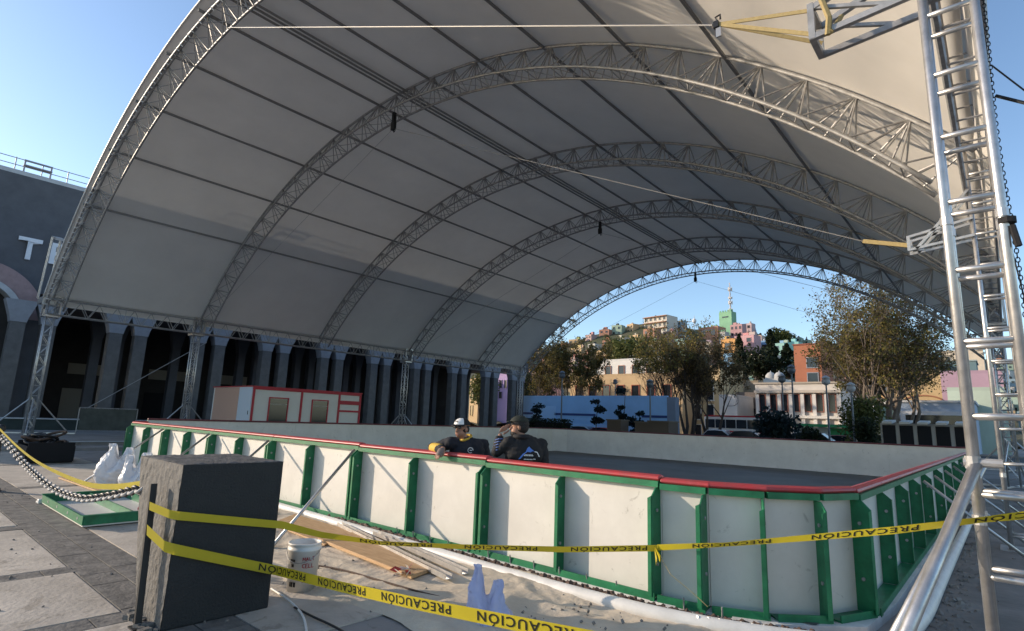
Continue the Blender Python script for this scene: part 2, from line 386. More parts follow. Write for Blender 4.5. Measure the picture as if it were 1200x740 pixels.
# hooks and tie cables under arches 1,3,5 and the front one
for i in (1, 3, 5):
    y = AY[i]; top = V(-16, y, CZ+RR-.8-.55)
    hk = MB().box(top+V(0, 0, .45), (.12, .12, .4)).box(top+V(0, 0, .12), (.2, .1, .3)).tube([top, top+V(.05, 0, -.14), top+V(.13, 0, -.1)], .02, 6).build('hook', M['black'], canopy)
    MB().tube([top+V(-.05, 0, 0), (-31.6, y, 6.0)], .008, 5).build('tie_cable', M['cable'], canopy)
    MB().tube([top+V(.05, 0, 0), (-1.62, y, 4.95 if i == 1 else 5.9)], .008, 5).build('tie_cable', M['cable'], canopy)
MB().tube([(-15.1, 4.95, 11.9), (-1.86, 5, 5.58)], .010, 5).build('tie_cable', M['cable'], canopy)

# ------------------------------------------------------------------ towers
def tower(x, y, h, label, near, base_z=0, wd=.30, top=None):
    t = thing('truss_tower', (x, y, base_z), label, 'truss tower', 'truss towers carrying the canopy')
    hw = wd/2
    for dx in (-hw, hw):
        for dy in (-hw, hw):
            MB().tube([(x+dx, y+dy, base_z+.02), (x+dx, y+dy, h)], .030, 12 if near else 8).build('rail', M['alu'], t, smooth=True)
    if near:
        z = base_z+.24; k = 0
        while z < h:
            for s in (-1, 1):
                MB().tube([(x-hw, y+s*hw, z), (x+hw, y+s*hw, z)], .021, 10).build('rung', M['alu'], t, smooth=True)
            z += .50
            k += 1
        b = MB(); z = base_z+.3; k = 0
        while z < h-.4:
            for s in (-1, 1):
                sg = 1 if k % 2 else -1
                b.tube([(x+s*hw, y-sg*hw, z), (x+s*hw, y+sg*hw, z+.42)], .014, 6)
            z += .42; k += 1
        b.build('side_lattice', M['alu'], t)
        for zc in (1.08, 3.1):
            for dx in (-hw, hw):
                for dy in (-hw, hw): MB().tube([(x+dx, y+dy, zc-.03), (x+dx, y+dy, zc+.03)], .038, 10).build('collar', M['alu'], t)
    else:
        b = MB(); z = base_z+.3; k = 0
        while z < h-.3:
            for s in (-1, 1):
                b.tube([(x-hw, y+s*hw, z), (x+hw, y+s*hw, z)], .016, 5)
                b.tube([(x+s*hw, y-hw, z), (x+s*hw, y+hw, z)], .016, 5)
                sg = 1 if k % 2 else -1
                b.tube([(x-hw*sg, y+s*hw, z), (x+hw*sg, y+s*hw, z+.45)], .014, 5)
                b.tube([(x+s*hw, y-hw*sg, z), (x+s*hw, y+hw*sg, z+.45)], .014, 5)
            z += .45; k += 1
        b.build('lattice', M['alu'], t)
        # sleeve block that rides on the tower
        s_ = MB()
        for dz in (5.45, 6.35):
            for q in (-1, 1):
                s_.bar((x-.28, y+q*.28, dz), (x+.28, y+q*.28, dz), .07, .09); s_.bar((x+q*.28, y-.28, dz), (x+q*.28, y+.28, dz), .07, .09)
        for q in (-1, 1):
            for p in (-1, 1): s_.bar((x+q*.28, y+p*.28, 5.45), (x+q*.28, y+p*.28, 6.35), .07)
            s_.tube([(x-.28, y+q*.28, 5.5), (x+.28, y+q*.28, 6.3)], .03, 6); s_.tube([(x+.28, y+q*.26, 5.5), (x-.28, y+q*.26, 6.3)], .03, 6)
        s_.build('sleeve_block', M['alu'], t)
    # base and outriggers
    MB().box((x, y, base_z+.03), (wd+.25, wd+.25, .05)).build('base_plate', M['galv'], t)
    if not near:
        for dx, dy in ((1, -.2), (-1, .2), (.25, 1), (-.25, -1)):
            MB().tube([(x+dx*hw, y+dy*hw, base_z+1.5), (x+dx*1.35, y+dy*1.35, base_z+.08)], .03, 6).build('outrigger', M['alu'], t)
            MB().bar((x+dx*.2, y+dy*.2, base_z+.05), (x+dx*1.6, y+dy*1.6, base_z+.05), .1, .06).build('foot_beam', M['alu'], t)
    return t
LX, RX = -32.25, -.04
tl = tower(LX, 5.0, 6.6, 'cream lattice tower at the far left in front of the pink arch', False, .24)
m0, m1 = V(-34.2, 4.9, 6.45), V(-33.45, 4.9, 9.35)
b = MB()
ax = (m1-m0).normalized(); sx = V(0, 1, 0).cross(ax).normalized()
for s in (-1, 1):
    for q in (-1, 1): b.tube([m0+sx*.16*s+V(0, .16*q, 0), m1+sx*.16*s+V(0, .16*q, 0)], .03, 6)
for k in range(7):
    p, q_ = m0+(m1-m0)*k/7, m0+(m1-m0)*(k+1)/7
    sg = 1 if k % 2 else -1
    for q in (-1, 1):
        b.tube([p+sx*.16*sg+V(0, .16*q, 0), q_-sx*.16*sg+V(0, .16*q, 0)], .018, 5); b.tube([p-sx*.16+V(0, .16*q, 0), p+sx*.16+V(0, .16*q, 0)], .016, 5)
b.bar(m1-sx*.3, m1+sx*.85, .34, .12); b.bar(m0-V(.1, 0, .1), V(LX, 5, 6.3), .3, .3)
b.build('mast', M['alu'], tl)
tower(LX, 11.2, 6.6, 'grey lattice tower left of the red trimmed white cabin', False, .24)
tower(LX, 25.3, 6.6, 'grey lattice tower just right of the red trimmed white cabin', False, .24)
tower(LX, 38.1, 6.6, 'thin lattice tower beside the left end of the blue hoarding', False, .24)
tn = tower(RX, 5.0, 6.6, 'large bare metal ladder tower closest to the camera at the right edge', True)
tower(RX+.08, 11.2, 6.2, 'second ladder tower seen between the rails of the closest tower', True)
tower(.02, 25.3, 6.2, 'dark lattice tower far behind the two ladder towers on the right', False)
tower(.02, 38.1, 6.2, 'farthest right hand lattice tower at the back edge of the canopy', False)
# braces of the near tower
for dx, ft in ((-.13, (-.72, 3.50, .02)), (-.1, (-.82, 3.95, .02))):
    p = V(RX+dx, 4.86 if ft[1] < 3.8 else 5.14, 1.44)
    o = MB().tube([p, ft], .036 if ft[1] < 3.8 else .028, 14).build('brace', M['alu'], tn, smooth=True)
MB().tube([(RX-.2, 4.85, 1.44), (RX+.0, 4.85, 1.44)], .03, 10).tube([(RX-.15, 4.85, 1.40), (RX-.15, 4.85, 1.48)], .045, 10).build('clamp', M['galv'], tn)
# winch arm on the near tower
arm = MB()
A = V(RX-.15, 4.86, 4.98)
e0 = V(-.93, 4.86, 4.93)
arm.bar(A, e0, .045, .05); arm.bar(A+V(0, .3, 0), e0+V(0, .3, 0), .045, .05)
arm.bar(A+V(0, 0, .5), e0+V(0, 0, .28), .045, .05); arm.bar(A+V(0, .3, .5), e0+V(0, .3, .28), .045, .05)
for y_ in (0, .3): arm.bar(e0+V(-.02, y_, -.02), e0+V(-.02, y_, .32), .05)
for z_ in (0, .28): arm.bar(e0+V(-.02, -.02, z_), e0+V(-.02, .32, z_), .05)
arm.bar(e0+V(.0, 0, .28), A+V(-.2, 0, 0), .03); arm.bar(e0+V(.0, .3, .28), A+V(-.2, .3, 0), .03)
arm.box((RX+.05, 4.80, 5.16), (.46, .05, .16)).box((RX+.05, 5.2, 5.16), (.46, .05, .16))
arm.build('winch_arm', M['galv'], tn)
st = MB()
hp = V(-1.80, 5.0, 5.56)
for dz, dy in ((.02, .0), (.30, .06), (.1, .28)):
    st.bar(hp, e0+V(0, dy, dz), .012, .035)
st.tube([e0+V(.06, -.03, .36), e0+V(.12, -.04, .1), e0+V(.1, -.02, -.04)], .025, 6); st.tube([e0+V(.16, .33, .34), e0+V(.14, .1, .1), e0+V(.12, -.03, -.03)], .022, 6)
st.build('strap', M['strap'], tn)
MB().box(hp+V(-.02, 0, 0), (.05, .05, .07)).tube([hp+V(-.01, 0, .03), hp+V(-.03, 0, .09), hp+V(.02, 0, .1), hp+V(.02, 0, .05)], .01, 6).build('shackle', M['black'], tn)
MB().box(hp+V(0, 0, -.09), (.05, .02, .1)).build('hang_tag', M['cable'], tn)
ch = MB()
cz = 5.1; k = 0
while cz > 2.4:
    p = V(RX+.19+.01*math.sin(cz*3), 4.9, cz)
    ring = [p+(V(math.cos(g)*.011, 0, math.sin(g)*.02) if k % 2 else V(0, math.cos(g)*.011, math.sin(g)*.02)) for g in [i*math.pi/4 for i in range(9)]]
    ch.tube(ring, .0035, 5); cz -= .031; k += 1
ch.build('hoist_chain', M['black'], tn)
MB().tube([(RX+.17, 4.85, z) for z in (3.02, 3.06)], .05, 10).tube([(RX+.19, 4.84, 3.0), (RX+.21, 4.83, 2.85)], .02, 6).build('tie_rag', M['blackcloth'], tn)
MB().box((RX+.24, 4.95, 5.15), (.14, .3, .22)).build('head_cover', M['whitebag'], tn, bevel=.02)
# winch arm on tower two
t2 = [o for o in bpy.data.objects if o.name.startswith('truss_tower') and 'second' in o.get('label', '')][0]
a2 = MB(); e2 = V(-.95, 11.0, 4.62)
for dy in (0, .28):
    a2.bar(V(-.1, 11.0+dy, 4.72), e2+V(0, dy, 0), .04); a2.bar(V(-.1, 11.0+dy, 5.0), e2+V(0, dy, .22), .04); a2.bar(e2+V(0, dy, -.02), e2+V(0, dy, .24), .045)
    a2.bar(e2+V(.1, dy, .0), V(-.1, 11.0+dy, 5.5), .04)
a2.build('winch_arm', M['alu'], t2)
MB().bar((-1.62, 11.2, 4.95), e2+V(0, .1, .1), .05, .07).build('strap', M['strap'], t2)
MB().tube([(.25, 11, 5), (.6, 9.0, .0)], .01, 5).build('guy_cable', M['black'], t2)
# cables running off to the right
# dark guy ropes in the upper right sky, tied to the near tower
MB().tube([(RX+.2, 4.95, 4.0), (2.4, 4.2, 1.9), (4.5, 3.5, 0)], .012, 6).build('guy_rope', M['black'], tn)
MB().tube([(RX+.2, 5.05, 4.3), (3.2, 6.6, 0)], .006, 5).build('guy_rope', M['black'], tn)

# ------------------------------------------------------------------ rink barrier
rink = thing('rink_barrier', (-10, 5, 0), 'ice rink barrier of white boards with green posts and red cap rail', 'rink barrier')
def frame_for(p, q):
    d = (q-p); L = d.length; d = d.normalized(); n = V(d.y, -d.x, 0)    # n points outwards (right hand of travel)
    return d, n, L
def panel(p, q, z0, z1, posts, outer_detail=True, chamfer=(), post_d=.17, gapfix=0., near_cap=True):
    """p->q along the rink edge, outside to the right; posts = fractions"""
    p, q = V(*p), V(*q); d, n, L = frame_for(p, q)
    Z = V(0, 0, 1)
    def P(u, o, z): return p+d*(u)+n*o+Z*z
    pan = MB().box(P(L/2, 0, (z0+z1)/2), (L-.004, .018, z1-z0), (d, n, Z)).build('panel', M['board'], rink)
    # cap rail (red, rounded)
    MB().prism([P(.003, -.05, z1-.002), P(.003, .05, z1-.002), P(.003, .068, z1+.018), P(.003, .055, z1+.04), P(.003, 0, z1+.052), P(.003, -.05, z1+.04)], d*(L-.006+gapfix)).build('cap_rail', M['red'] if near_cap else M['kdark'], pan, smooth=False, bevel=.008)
    if not outer_detail: return pan
    MB().box(P(L/2, .046, z1-.03), (L-.006, .07, .055), (d, n, Z)).build('top_rail', M['green'], pan)
    fr = MB().box(P(L/2, .085, z0+.03), (L-.006, .15, .012), (d, n, Z)).box(P(L/2, .165, z0+.045), (L-.006, .012, .07), (d, n, Z))
    fr.build('bottom_rail', M['green'], pan)
    for u in posts:
        cut = .07
        uu = min(max(u*L, .02), L-.02)
        dd = post_d
        poly = [P(uu-.006, .010, z0+.04), P(uu-.006, dd, z0+.04), P(uu-.006, dd, z1-.06-cut), P(uu-.006, dd-.075, z1-.062), P(uu-.006, .010, z1-.062)]
        b = MB().prism(poly, d*.012)
        if u not in (0, 1) or True:
            sgn = -1 if u > .5 else 1
            b.prism([P(uu+sgn*.004, dd+.001, z0+.05), P(uu+sgn*.004+sgn*.035, dd+.001, z0+.05), P(uu+sgn*.004+sgn*.035, dd+.001, z1-.15), P(uu+sgn*.004, dd+.001, z1-.13)], n*.008)
        b.build('post', M['green'], pan)
    bl = MB()
    for u in posts:
        uu = min(max(u*L, .02), L-.02)
        for zz in (.3, .75):
            c = P(uu, .09, z0+(z1-z0)*zz); bl.tube([c-d*.018, c+d*.018], .016, 8)
    bl.build('bolts', M['galv'], pan)
    return pan
jx = [-18.3, -15.5, -12.74, -10.09, -7.39, -4.75, -2.50]
def ztop(x): return 1.165 if x < -8 else 1.165-.055*(x+8)/6
Yb = 5.10
for i in range(len(jx)-1):
    panel((jx[i], Yb, 0), (jx[i+1], Yb-.03 if i == 5 else Yb, 0), .055, ztop((jx[i]+jx[i+1])/2)-.03, [0, .5, 1])
corner = [(-2.50, 5.07), (-2.08, 5.12), (-1.66, 5.30), (-1.32, 5.60), (-1.13, 6.02)]
for i in range(len(corner)-1):
    panel((*corner[i], 0), (*corner[i+1], 0), .05, 1.075, [1] if i < 3 else [1], post_d=.19, gapfix=.03 if i < 3 else 0)
rs = [6.02, 7.3, 8.6, 9.9, 11.4, 13.4, 15.6, 18, 20.4, 22.8, 24.6]
for i in range(len(rs)-1):
    zb = .03+.0*i
    panel((-1.13, rs[i], 0), (-1.13, rs[i+1], 0), .05, 1.06, [.97] if i < 8 else [.5, .97], post_d=.14)
# left end corner, left side, far side
lc = [(-18.3, 5.10), (-18.75, 5.25), (-18.95, 5.6)]
for i in range(2): panel((*lc[i+1], 0), (*lc[i], 0), .055, 1.135, [0, 1])
for i in range(8):
    y0 = 5.6+i*2.3; panel((-18.95, y0+2.3, 0), (-18.95, y0, 0), .07, 1.22, [0, .5, 1], near_cap=False)
arc = [(-18.95, 24.0), (-18.6, 24.8), (-17.9, 25.2)]
for i in range(2): panel((*arc[i+1], 0), (*arc[i], 0), .07, 1.22, [0, 1], near_cap=False)
xs = [-17.9, -15.4, -13.0, -10.6, -8.2, -5.8, -3.4, -1.13]
for i in range(len(xs)-1): panel((xs[i+1], 25.2, 0), (xs[i], 25.2, 0), .07, 1.22, [0, .5, 1], near_cap=False)
# rail end: ties far right
for x in (-15.5, -12.74, -10.09, -7.39):
    MB().tube([(x+.03, 4.93, 1.08), (x+.85, 3.35, .02)], .021, 8).build('brace', M['alu'], rink, smooth=True)
for y in (9.9, 11.4, 13.4, 15.6, 18.0):
    MB().tube([(-.95, y, .98), (.15, y+.1, .03)], .02, 8).build('brace', M['alu'], rink, smooth=True)

# loose frame on the ground
lf = thing('loose_panel', (-10.6, 2.75, 0), 'detached green framed rink panel lying flat on the paving', 'rink panel')
o = V(-11.75, 2.17, 0)
ux = V(2.55, -.0, 0).normalized(); uy = V(-.0, 1, 0)
def Q(u, v, z): return o+ux*u+uy*v+V(0, 0, z)
MB().box(Q(1.25, .56, .03), (2.5, 1.12, .02)).build('board', M['board'], lf)
b = MB()
b.box(Q(1.25, .0, .095), (2.5, .02, .11)).box(Q(1.25, 1.12, .095), (2.5, .02, .11))
b.box(Q(0, .56, .095), (.02, 1.10, .11)).box(Q(2.5, .56, .095), (.02, 1.10, .11)).box(Q(1.25, .60, .095), (2.44, .02, .11))
b.box(Q(0, .56, .16), (.08, 1.16, .012)).box(Q(2.5, .56, .16), (.08, 1.16, .012))
b.build('frame_rail', M['green'], lf)
MB().box(Q(-.12, .56, .04), (.10, 1.2, .07)).box(Q(-.22, .56, .02), (.06, 1.2, .035)).build('edge_trim', M['white'], lf, bevel=.01)
MB().bar(Q(1.45, 1.05, .21), Q(2.6, .62, .21), .09, .03).build('cap_rail', M['red'], lf, bevel=.008)
b = MB()
for u in (.45, 1.05, 1.7, 2.25):
    for v in (0, 1.12): b.tube([Q(u, v-.015, .10), Q(u, v+.015, .10)], .02, 8)
b.build('bolts', M['chainw'], lf)

# things along the foot of the boards
pp = arcpts([(-18, 4.86, .05), (-14, 4.84, .05), (-9.67, 4.84, .055), (-7.2, 4.76, .055), (-5.3, 4.66, .06), (-4.0, 4.62, .055), (-2.91, 4.60, .06), (-2.2, 4.66, .06), (-1.5, 4.86, .06), (-.95, 5.25, .06), (-.72, 6.0, .06), (-.7, 9, .06), (-.7, 20, .06)], 8)
tag(MB().tube(pp, .062, 12).build('pipe', M['whitepvc'], org=pp[10], smooth=True), 'long white pipe running along the foot of the rink boards', 'pipe')
hz = [(p[0], p[1]+.16 if p[0] < -2.6 else p[1]+.12, .075) for p in pp if p[0] < -1.2 and p[0] > -12]
b = MB(); hz = arcpts(hz, 6)
for i, p in enumerate(hz):
    pass
b.tube([V(*p)+V(0, .012*math.sin(i*1.3), .01*math.sin(i*.9)) for i, p in enumerate(hz)], [.018+.012*(i % 2) for i in range(len(hz))], 6)
tag(b.build('hose', M['rust'], org=hz[0]), 'rusty brown ribbed hose squeezed between boards and white pipe', 'hose')
b = MB()
for k in range(7):
    p = V(-1.98+k*.075, 4.80+.03*k, .06); b.tube([p, p+V(-.03, -.14, .05)], .014, 7)
tag(b.build('pipe_stub', M['cable'], org=(-1.8, 4.8, .06)), 'row of short metal pipe stubs poking from under the rink corner', 'pipe stubs')
b = MB()
for x in np.arange(-6.2, -1.6, .33):
    b.tube([(x, 4.93, .05), (x+.01, 4.90, .16)], .008, 5)
tag(b.build('anchor_pins', M['galv'], org=(-4, 4.9, 0)), 'line of small steel pins along the green bottom rail', 'pins')
# plywood and steel profiles
c = [onp(x, y, 2, .07) for x, y in ((372, 634), (482, 679), (512, 668), (424, 625))]
c2 = [onp(x, y, 2, .07) for x, y in ((318, 615), (380, 640), (420, 626), (345, 604))]
tag(MB().prism(c, (0, 0, .035)).build('plywood', M['wood'], org=c[0], bevel=.004), 'pale pine plank on the sandy cloth between bucket and pipe', 'plank', 'planks on the sandy cloth')
tag(MB().prism(c2, (0, 0, .02)).build('plywood', M['wood'], org=c2[0], bevel=.004), 'shorter pine plank half hidden behind the stone block', 'plank', 'planks on the sandy cloth')
b = MB()
for s, t_ in (((398, 616), (526, 679)), ((440, 626), (545, 673))):
    p, q = onp(*s, 2, .09), onp(*t_, 2, .09)
    d = (q-p).normalized(); n = V(-d.y, d.x, 0)
    b.bar(p, q, .075, .006); b.bar(p+n*.036+V(0, 0, .022), q+n*.036+V(0, 0, .022), .005, .045); b.bar(p-n*.036+V(0, 0, .022), q-n*.036+V(0, 0, .022), .005, .045)
tag(b.build('steel_channel', M['alu'], org=onp(526, 679, 2, .1)), 'pair of long grey steel channels lying beside the plank', 'steel channels')
p = onp(475, 674, 2, .07); b = MB(); rng = random.Random(4)
for k in range(16):
    a = V(rng.uniform(-.13, .13), rng.uniform(-.08, .08), rng.uniform(0, .05)); d = V(rng.uniform(-.06, .06), rng.uniform(-.06, .06), rng.uniform(.01, .05)); e = V(rng.uniform(-.06, .06), rng.uniform(-.05, .05), rng.uniform(0, .05))
    b.add([p+a, p+a+d, p+a+d+e, p+a+e], [(0, 1, 2, 3)])
o_ = tag(b.build('wrapper', M['white'], org=p), 'crumpled red and white wrapper beside the plank', 'wrapper')
o_.data.materials.append(M['red'])
for i, po in enumerate(o_.data.polygons): po.material_index = 1 if i % 3 == 0 else 0

# ------------------------------------------------------------------ stone block with bar
blk = thing('stone_block', (-5.0, 2.1, 0), 'chest high dark stone block with a rough pale side face', 'stone block')
bx0, bx1, by0, by1, bz = -5.74, -4.75, 1.69, 2.49, 1.175
bxb = -5.27
n = 14; rng = random.Random(2)
rows = []
b = MB()
def jit(p): return p
b.add([(bxb, by0, 0), (bx1, by0, 0), (bx1, by1, .0), (bxb, by1, 0), (bx0, by0, bz), (bx1, by0, bz), (bx1, by1, bz), (bx0, by1, bz)], [(0, 1, 2, 3), (1, 2, 6, 5), (2, 3, 7, 6), (3, 0, 4, 7)])
ob = b.build('dark_body', M['blockdark'], blk, bevel=.016)
nb = 26
rows = []
for j in range(nb+1):
    row = []
    for i in range(nb+1):
        u, v = i/nb, j/nb; e = min(u, 1-u, v, 1-v)
        amp = .008 if 0 < e else 0
        xl = bxb+(bx0-bxb)*v**.8
        row.append((xl+(bx1-xl)*u+(rng.uniform(-.008, .008) if e == 0 else 0), by0-.003-amp*rng.random(), bz*v))
    rows.append(row)
MB().sheet(rows).build('rough_face', M['blockrough'], blk)
rows = []
for j in range(nb+1):
    row = []
    for i in range(nb+1):
        u, v = i/nb, j/nb; e = min(u, 1-u, v, 1-v)
        row.append((bx0+(bx1-bx0)*u, by0-.004+(by1-by0+.006)*v, bz+.002+.008*rng.random()-(.008 if e == 0 else 0)))
    rows.append(row)
MB().sheet(rows).build('top_face', M['blocktop'], blk)
b = MB(); 
for k in range(22):
    q = V(-5.33+.55*rng.random(), 1.69-.10*rng.random()**2, .0); s = .02+.05*rng.random(); b.box(q+V(0, 0, s*.3), (s*1.4, s, s*.9), (V(math.cos(k), math.sin(k), 0), V(-math.sin(k), math.cos(k), 0), V(0, 0, 1)))
b.build('mortar_crumbs', M['blockrough'], blk)
bar = thing('metal_bar', (-5.5, 1.6, 0), 'thin black upright bar standing against the pale side of the stone block', 'metal bar')
b1 = onp(180, 567, 1, 1.60); b0 = onp(165, 706, 1, 1.60); b0.z = 0
MB().bar(b0, b1, .045, .035).build('upright', M['black'], bar)
MB().box(b0+V(0, 0, .006), (.12, .09, .012)).build('foot_plate', M['black'], bar)

# ------------------------------------------------------------------ caution tapes
def text_mesh(txt, size, bold=.012):
    cu = bpy.data.curves.new('t', 'FONT'); cu.body = txt; cu.size = size; cu.align_x = 'LEFT'; cu.offset = bold; cu.space_character = 1.2; cu.resolution_u = 3
    ob = bpy.data.objects.new('t', cu); COL.objects.link(ob)
    dg = bpy.context.evaluated_depsgraph_get(); me = bpy.data.meshes.new_from_object(ob.evaluated_get(dg))
    bpy.data.objects.remove(ob)
    return me
TXT = text_mesh('PRECAUCIÓN', .080, .0012)
for v in TXT.vertices: v.co.x *= 1.2
def linpts(pts, n): return [Vector(p).lerp(Vector(q), k/n) for p, q in zip(pts, pts[1:]) for k in range(n)]+[Vector(pts[-1])]
def tape(label, pts, width, normals, letters=True, taut=True, seg=14, start=.3, gap=.35):
    """ribbon along pts; width axis = up vector tilted per point"""
    P = linpts(pts, seg) if taut else arcpts(pts, seg); W = linpts(normals, seg)
    root = thing('caution_tape', pts[0], label, 'caution tape', 'yellow caution tapes')
    rows = [[p-w_.normalized()*width/2 for p, w_ in zip(P, W)], [p for p in P], [p+w_.normalized()*width/2 for p, w_ in zip(P, W)]]
    MB().sheet(rows).build('ribbon', M['yellow'], root, smooth=True)
    if not letters: return root
    cum = [0]
    for i in range(1, len(P)): cum.append(cum[-1]+(P[i]-P[i-1]).length)
    def fr(s):
        s = max(0, min(cum[-1]-1e-4, s)); i = max(j for j in range(len(cum)) if cum[j] <= s); i = min(i, len(P)-2)
        t = (s-cum[i])/(cum[i+1]-cum[i]); p = P[i].lerp(P[i+1], t); wv = W[i].lerp(W[i+1], t).normalized(); d = (P[i+1]-P[i]).normalized()
        nn = wv.cross(d)
        if nn.dot(CAMP-p) < 0: nn = -nn
        return p, wv, nn
    xs_ = [v.co.x for v in TXT.vertices]; Lx = max(xs_); s0 = start; b = MB()
    while s0+Lx < cum[-1]:
        vs = []
        for v in TXT.vertices:
            p, wv, nn = fr(s0+Lx-v.co.x)          # upside down: reads from the far end
            vs.append(p+wv*(-(v.co.y-.030))*(width/.085)+nn*.0025)
        b.add(vs, [tuple(q.vertices) for q in TXT.polygons]); s0 += Lx+gap
    b.build('lettering', M['ink'], root)
    return root
up_ = (0, 0, 1)
# left tape
tape('yellow tape sagging from the left edge above the chain', [(-13.9, 1.75, 1.1), (-11.6, 1.75, .88), (-9.85, 1.75, .775), (-7.6, 1.72, .765), (-6.43, 1.70, .845), (-5.6, 1.70, .955)], .055,
     [(0, -.2, 1), (0, -.3, 1), (0, -.35, 1), (0, -.3, 1), (0, -.2, 1), (0, -.1, 1)], letters=False, taut=False)
# upper tape: bar > block > post
k0 = [onp(175, 593, 1, 1.575), V(-4.76, 1.645, .82), V(-4.725, 1.69, .81), V(-4.72, 2.52, .655), V(-4.82, 3.36, .41), V(-3.93, 3.87, .43), V(-3.13, 4.38, .47), V(-2.45, 4.86, .53)]
tape('yellow tape from the stone block top half to a green rink post', k0[:4]+[V(-4.72, 2.9, .53)]+[V(-4.5,3.4,.43)]+k0[5:], .062, [(0, -.1, 1), (0, -.1, 1), (.1, 0, 1), (.15, 0, 1), (.3, -.3, 1), (.5, -.6, .8), (.4, -.5, .9), (.3, -.4, 1), (.2, -.3, 1)], start=1.9, gap=.30)
k1 = [V(-2.45, 4.86, .535), V(-1.82, 4.80, .67), V(-1.18, 4.74, .83), V(-.64, 4.72, .965), V(-.18, 4.76, 1.09), V(.05, 4.78, 1.15), V(.6, 4.7, 1.25)]
tape('yellow tape rising from a rink post to the right edge', k1, .055, [(.1, -.2, 1), (.2, -.6, .6), (.2, -.4, .9), (.2, -.2, 1), (.2, -.6, .7), (.2, -.3, 1), (.1, -.3, 1)], start=.35, gap=.3)
# lower tape
k2 = [V(-5.58, 1.63, .64), V(-4.79, 1.635, .60), V(-4.735, 1.70, .585), V(-4.735, 2.41, .315), V(-4.3, 2.50, .31), V(-2.91, 2.31, .52), V(-2.24, 2.36, .56), V(-1.8, 2.39, .60), V(-1.1, 2.4, .66)]
k2 = [onp(172, 621, 1, 1.575), V(-4.76, 1.64, .595), V(-4.722, 1.69, .575), V(-4.70, 2.50, .30)]+[at(x, y, d) for x, y, d in ((400, 688, 3.95), (480, 706, 3.35), (560, 722, 3.0), (640, 738, 2.72), (760, 762, 2.4))]
tape('lowest yellow tape wrapped round the block and crossing the blue bag', k2, .078, [(0, -.1, 1), (0, -.1, 1), (.1, 0, 1), (.1, 0, 1), (.1, -.2, 1), (.1, -.2, 1), (.1, -.2, 1), (.1, -.2, 1), (.1, -.2, 1)], start=1.0, gap=.2)
kn = thing('tape_knot', (-2.45, 4.86, .53), 'yellow tape knot with loose ends tied round a green rink post', 'tape knot')
b = MB(); rng = random.Random(9)
for k in range(5):
    p = V(-2.47, 4.84, .53); q = p+V(rng.uniform(-.02, .1), rng.uniform(-.06, .0), rng.uniform(-.13, -.02)); b.add([p+V(0, 0, .02), q+V(0, 0, .025), q-V(0, 0, .02), p-V(0, 0, .02)], [(0, 1, 2, 3)])
b.build('loose_end', M['yellow'], kn, solid=.001)
MB().tube([(-2.45, 4.86, .5), (-2.3, 4.80, .35), (-2.1, 4.84, .22), (-2.0, 4.85, .15)], .004, 4).build('string', M['strap'], kn)

# ------------------------------------------------------------------ chain and its post
cp = arcpts([(-13.75, 1.75, 1.0), (-10.97, 1.75, .69), (-9.15, 1.74, .57), (-7.7, 1.72, .60), (-6.65, 1.70, .73), (-5.58, 1.69, .92)], 40)
b1_, b2_ = MB(), MB(); acc = 0; k = 0; last = cp[0]
for i in range(1, len(cp)):
    if (cp[i]-last).length < .085: continue
    c = (cp[i]+last)/2; t = (cp[i]-last).normalized(); last = cp[i]
    s = V(0, 0, 1).cross(t).normalized(); n = t.cross(s)
    s, n = ((s+n)*.7071, (n-s)*.7071) if k % 2 else ((s-n)*.7071, (n+s)*.7071)
    ring = [c+t*math.cos(g)*.066+s*math.sin(g)*.036 for g in [j*math.pi/6 for j in range(13)]]
    (b1_ if k % 2 else b2_).tube(ring, .014, 6, caps=False); k += 1
chn = thing('chain', (-9, 1.75, .57), 'drooping chain of alternating black and white plastic links', 'chain')
b1_.build('pale_links', M['chainw'], chn, smooth=True); b2_.build('black_links', M['black'], chn, smooth=True)
cpst = thing('chain_post', (-13.95, 1.78, 0), 'dark bollard post at the left edge holding chain and tape', 'post')
MB().lathe((-13.95, 1.78, 0), [(.16, 0), (.16, .04), (.06, .07), (.05, 1.05), (.07, 1.08), (.06, 1.15), (.02, 1.18)], 14).build('shaft', M['black'], cpst)

# ------------------------------------------------------------------ bucket
bc = V(-5.05, 2.94, 0)
bk = thing('bucket', bc, 'white plastic bucket with red lettering beside the stone block', 'bucket')
MB().lathe(bc, [(.120, .005), (.124, 0), (.142, .35), (.150, .352), (.150, .372), (.143, .374), (.143, .40), (.149, .402), (.149, .416), (.140, .418), (.136, .40), (.116, .03), (.0, .03)], 36).build('body', M['white'], bk, smooth=True)
hd = [bc+V(math.cos(g)*.148, math.sin(g)*.148, .36)+V(0, 0, -.16*math.sin((g+2.4)/1.0 if 0 else max(0, math.sin(g+2.75)))) for g in [-2.75+i*math.pi/14 for i in range(15)]]
hd = [bc+EL*(.150*math.cos(t))-EF*(.152*math.sin(t))+V(0, 0, .36-.10*math.sin(t)) for t in [i*math.pi/14 for i in range(15)]]
MB().tube(hd, .004, 6).build('handle', M['galv'], bk)
def bucket_mark(u0, u1, z0, z1, m, name, rad=.002):
    b = MB(); r_ = []
    base = math.atan2(-EF.y, -EF.x)
    for i in range(7):
        a = base+(u0+(u1-u0)*i/6); 
        r_.append(a)
    rr = lambda z: .124+.018*z/.35+rad
    b.sheet([[bc+V(math.cos(a)*rr(z0), math.sin(a)*rr(z0), z0) for a in r_], [bc+V(math.cos(a)*rr(z1), math.sin(a)*rr(z1), z1) for a in r_]])
    return b
b = MB()
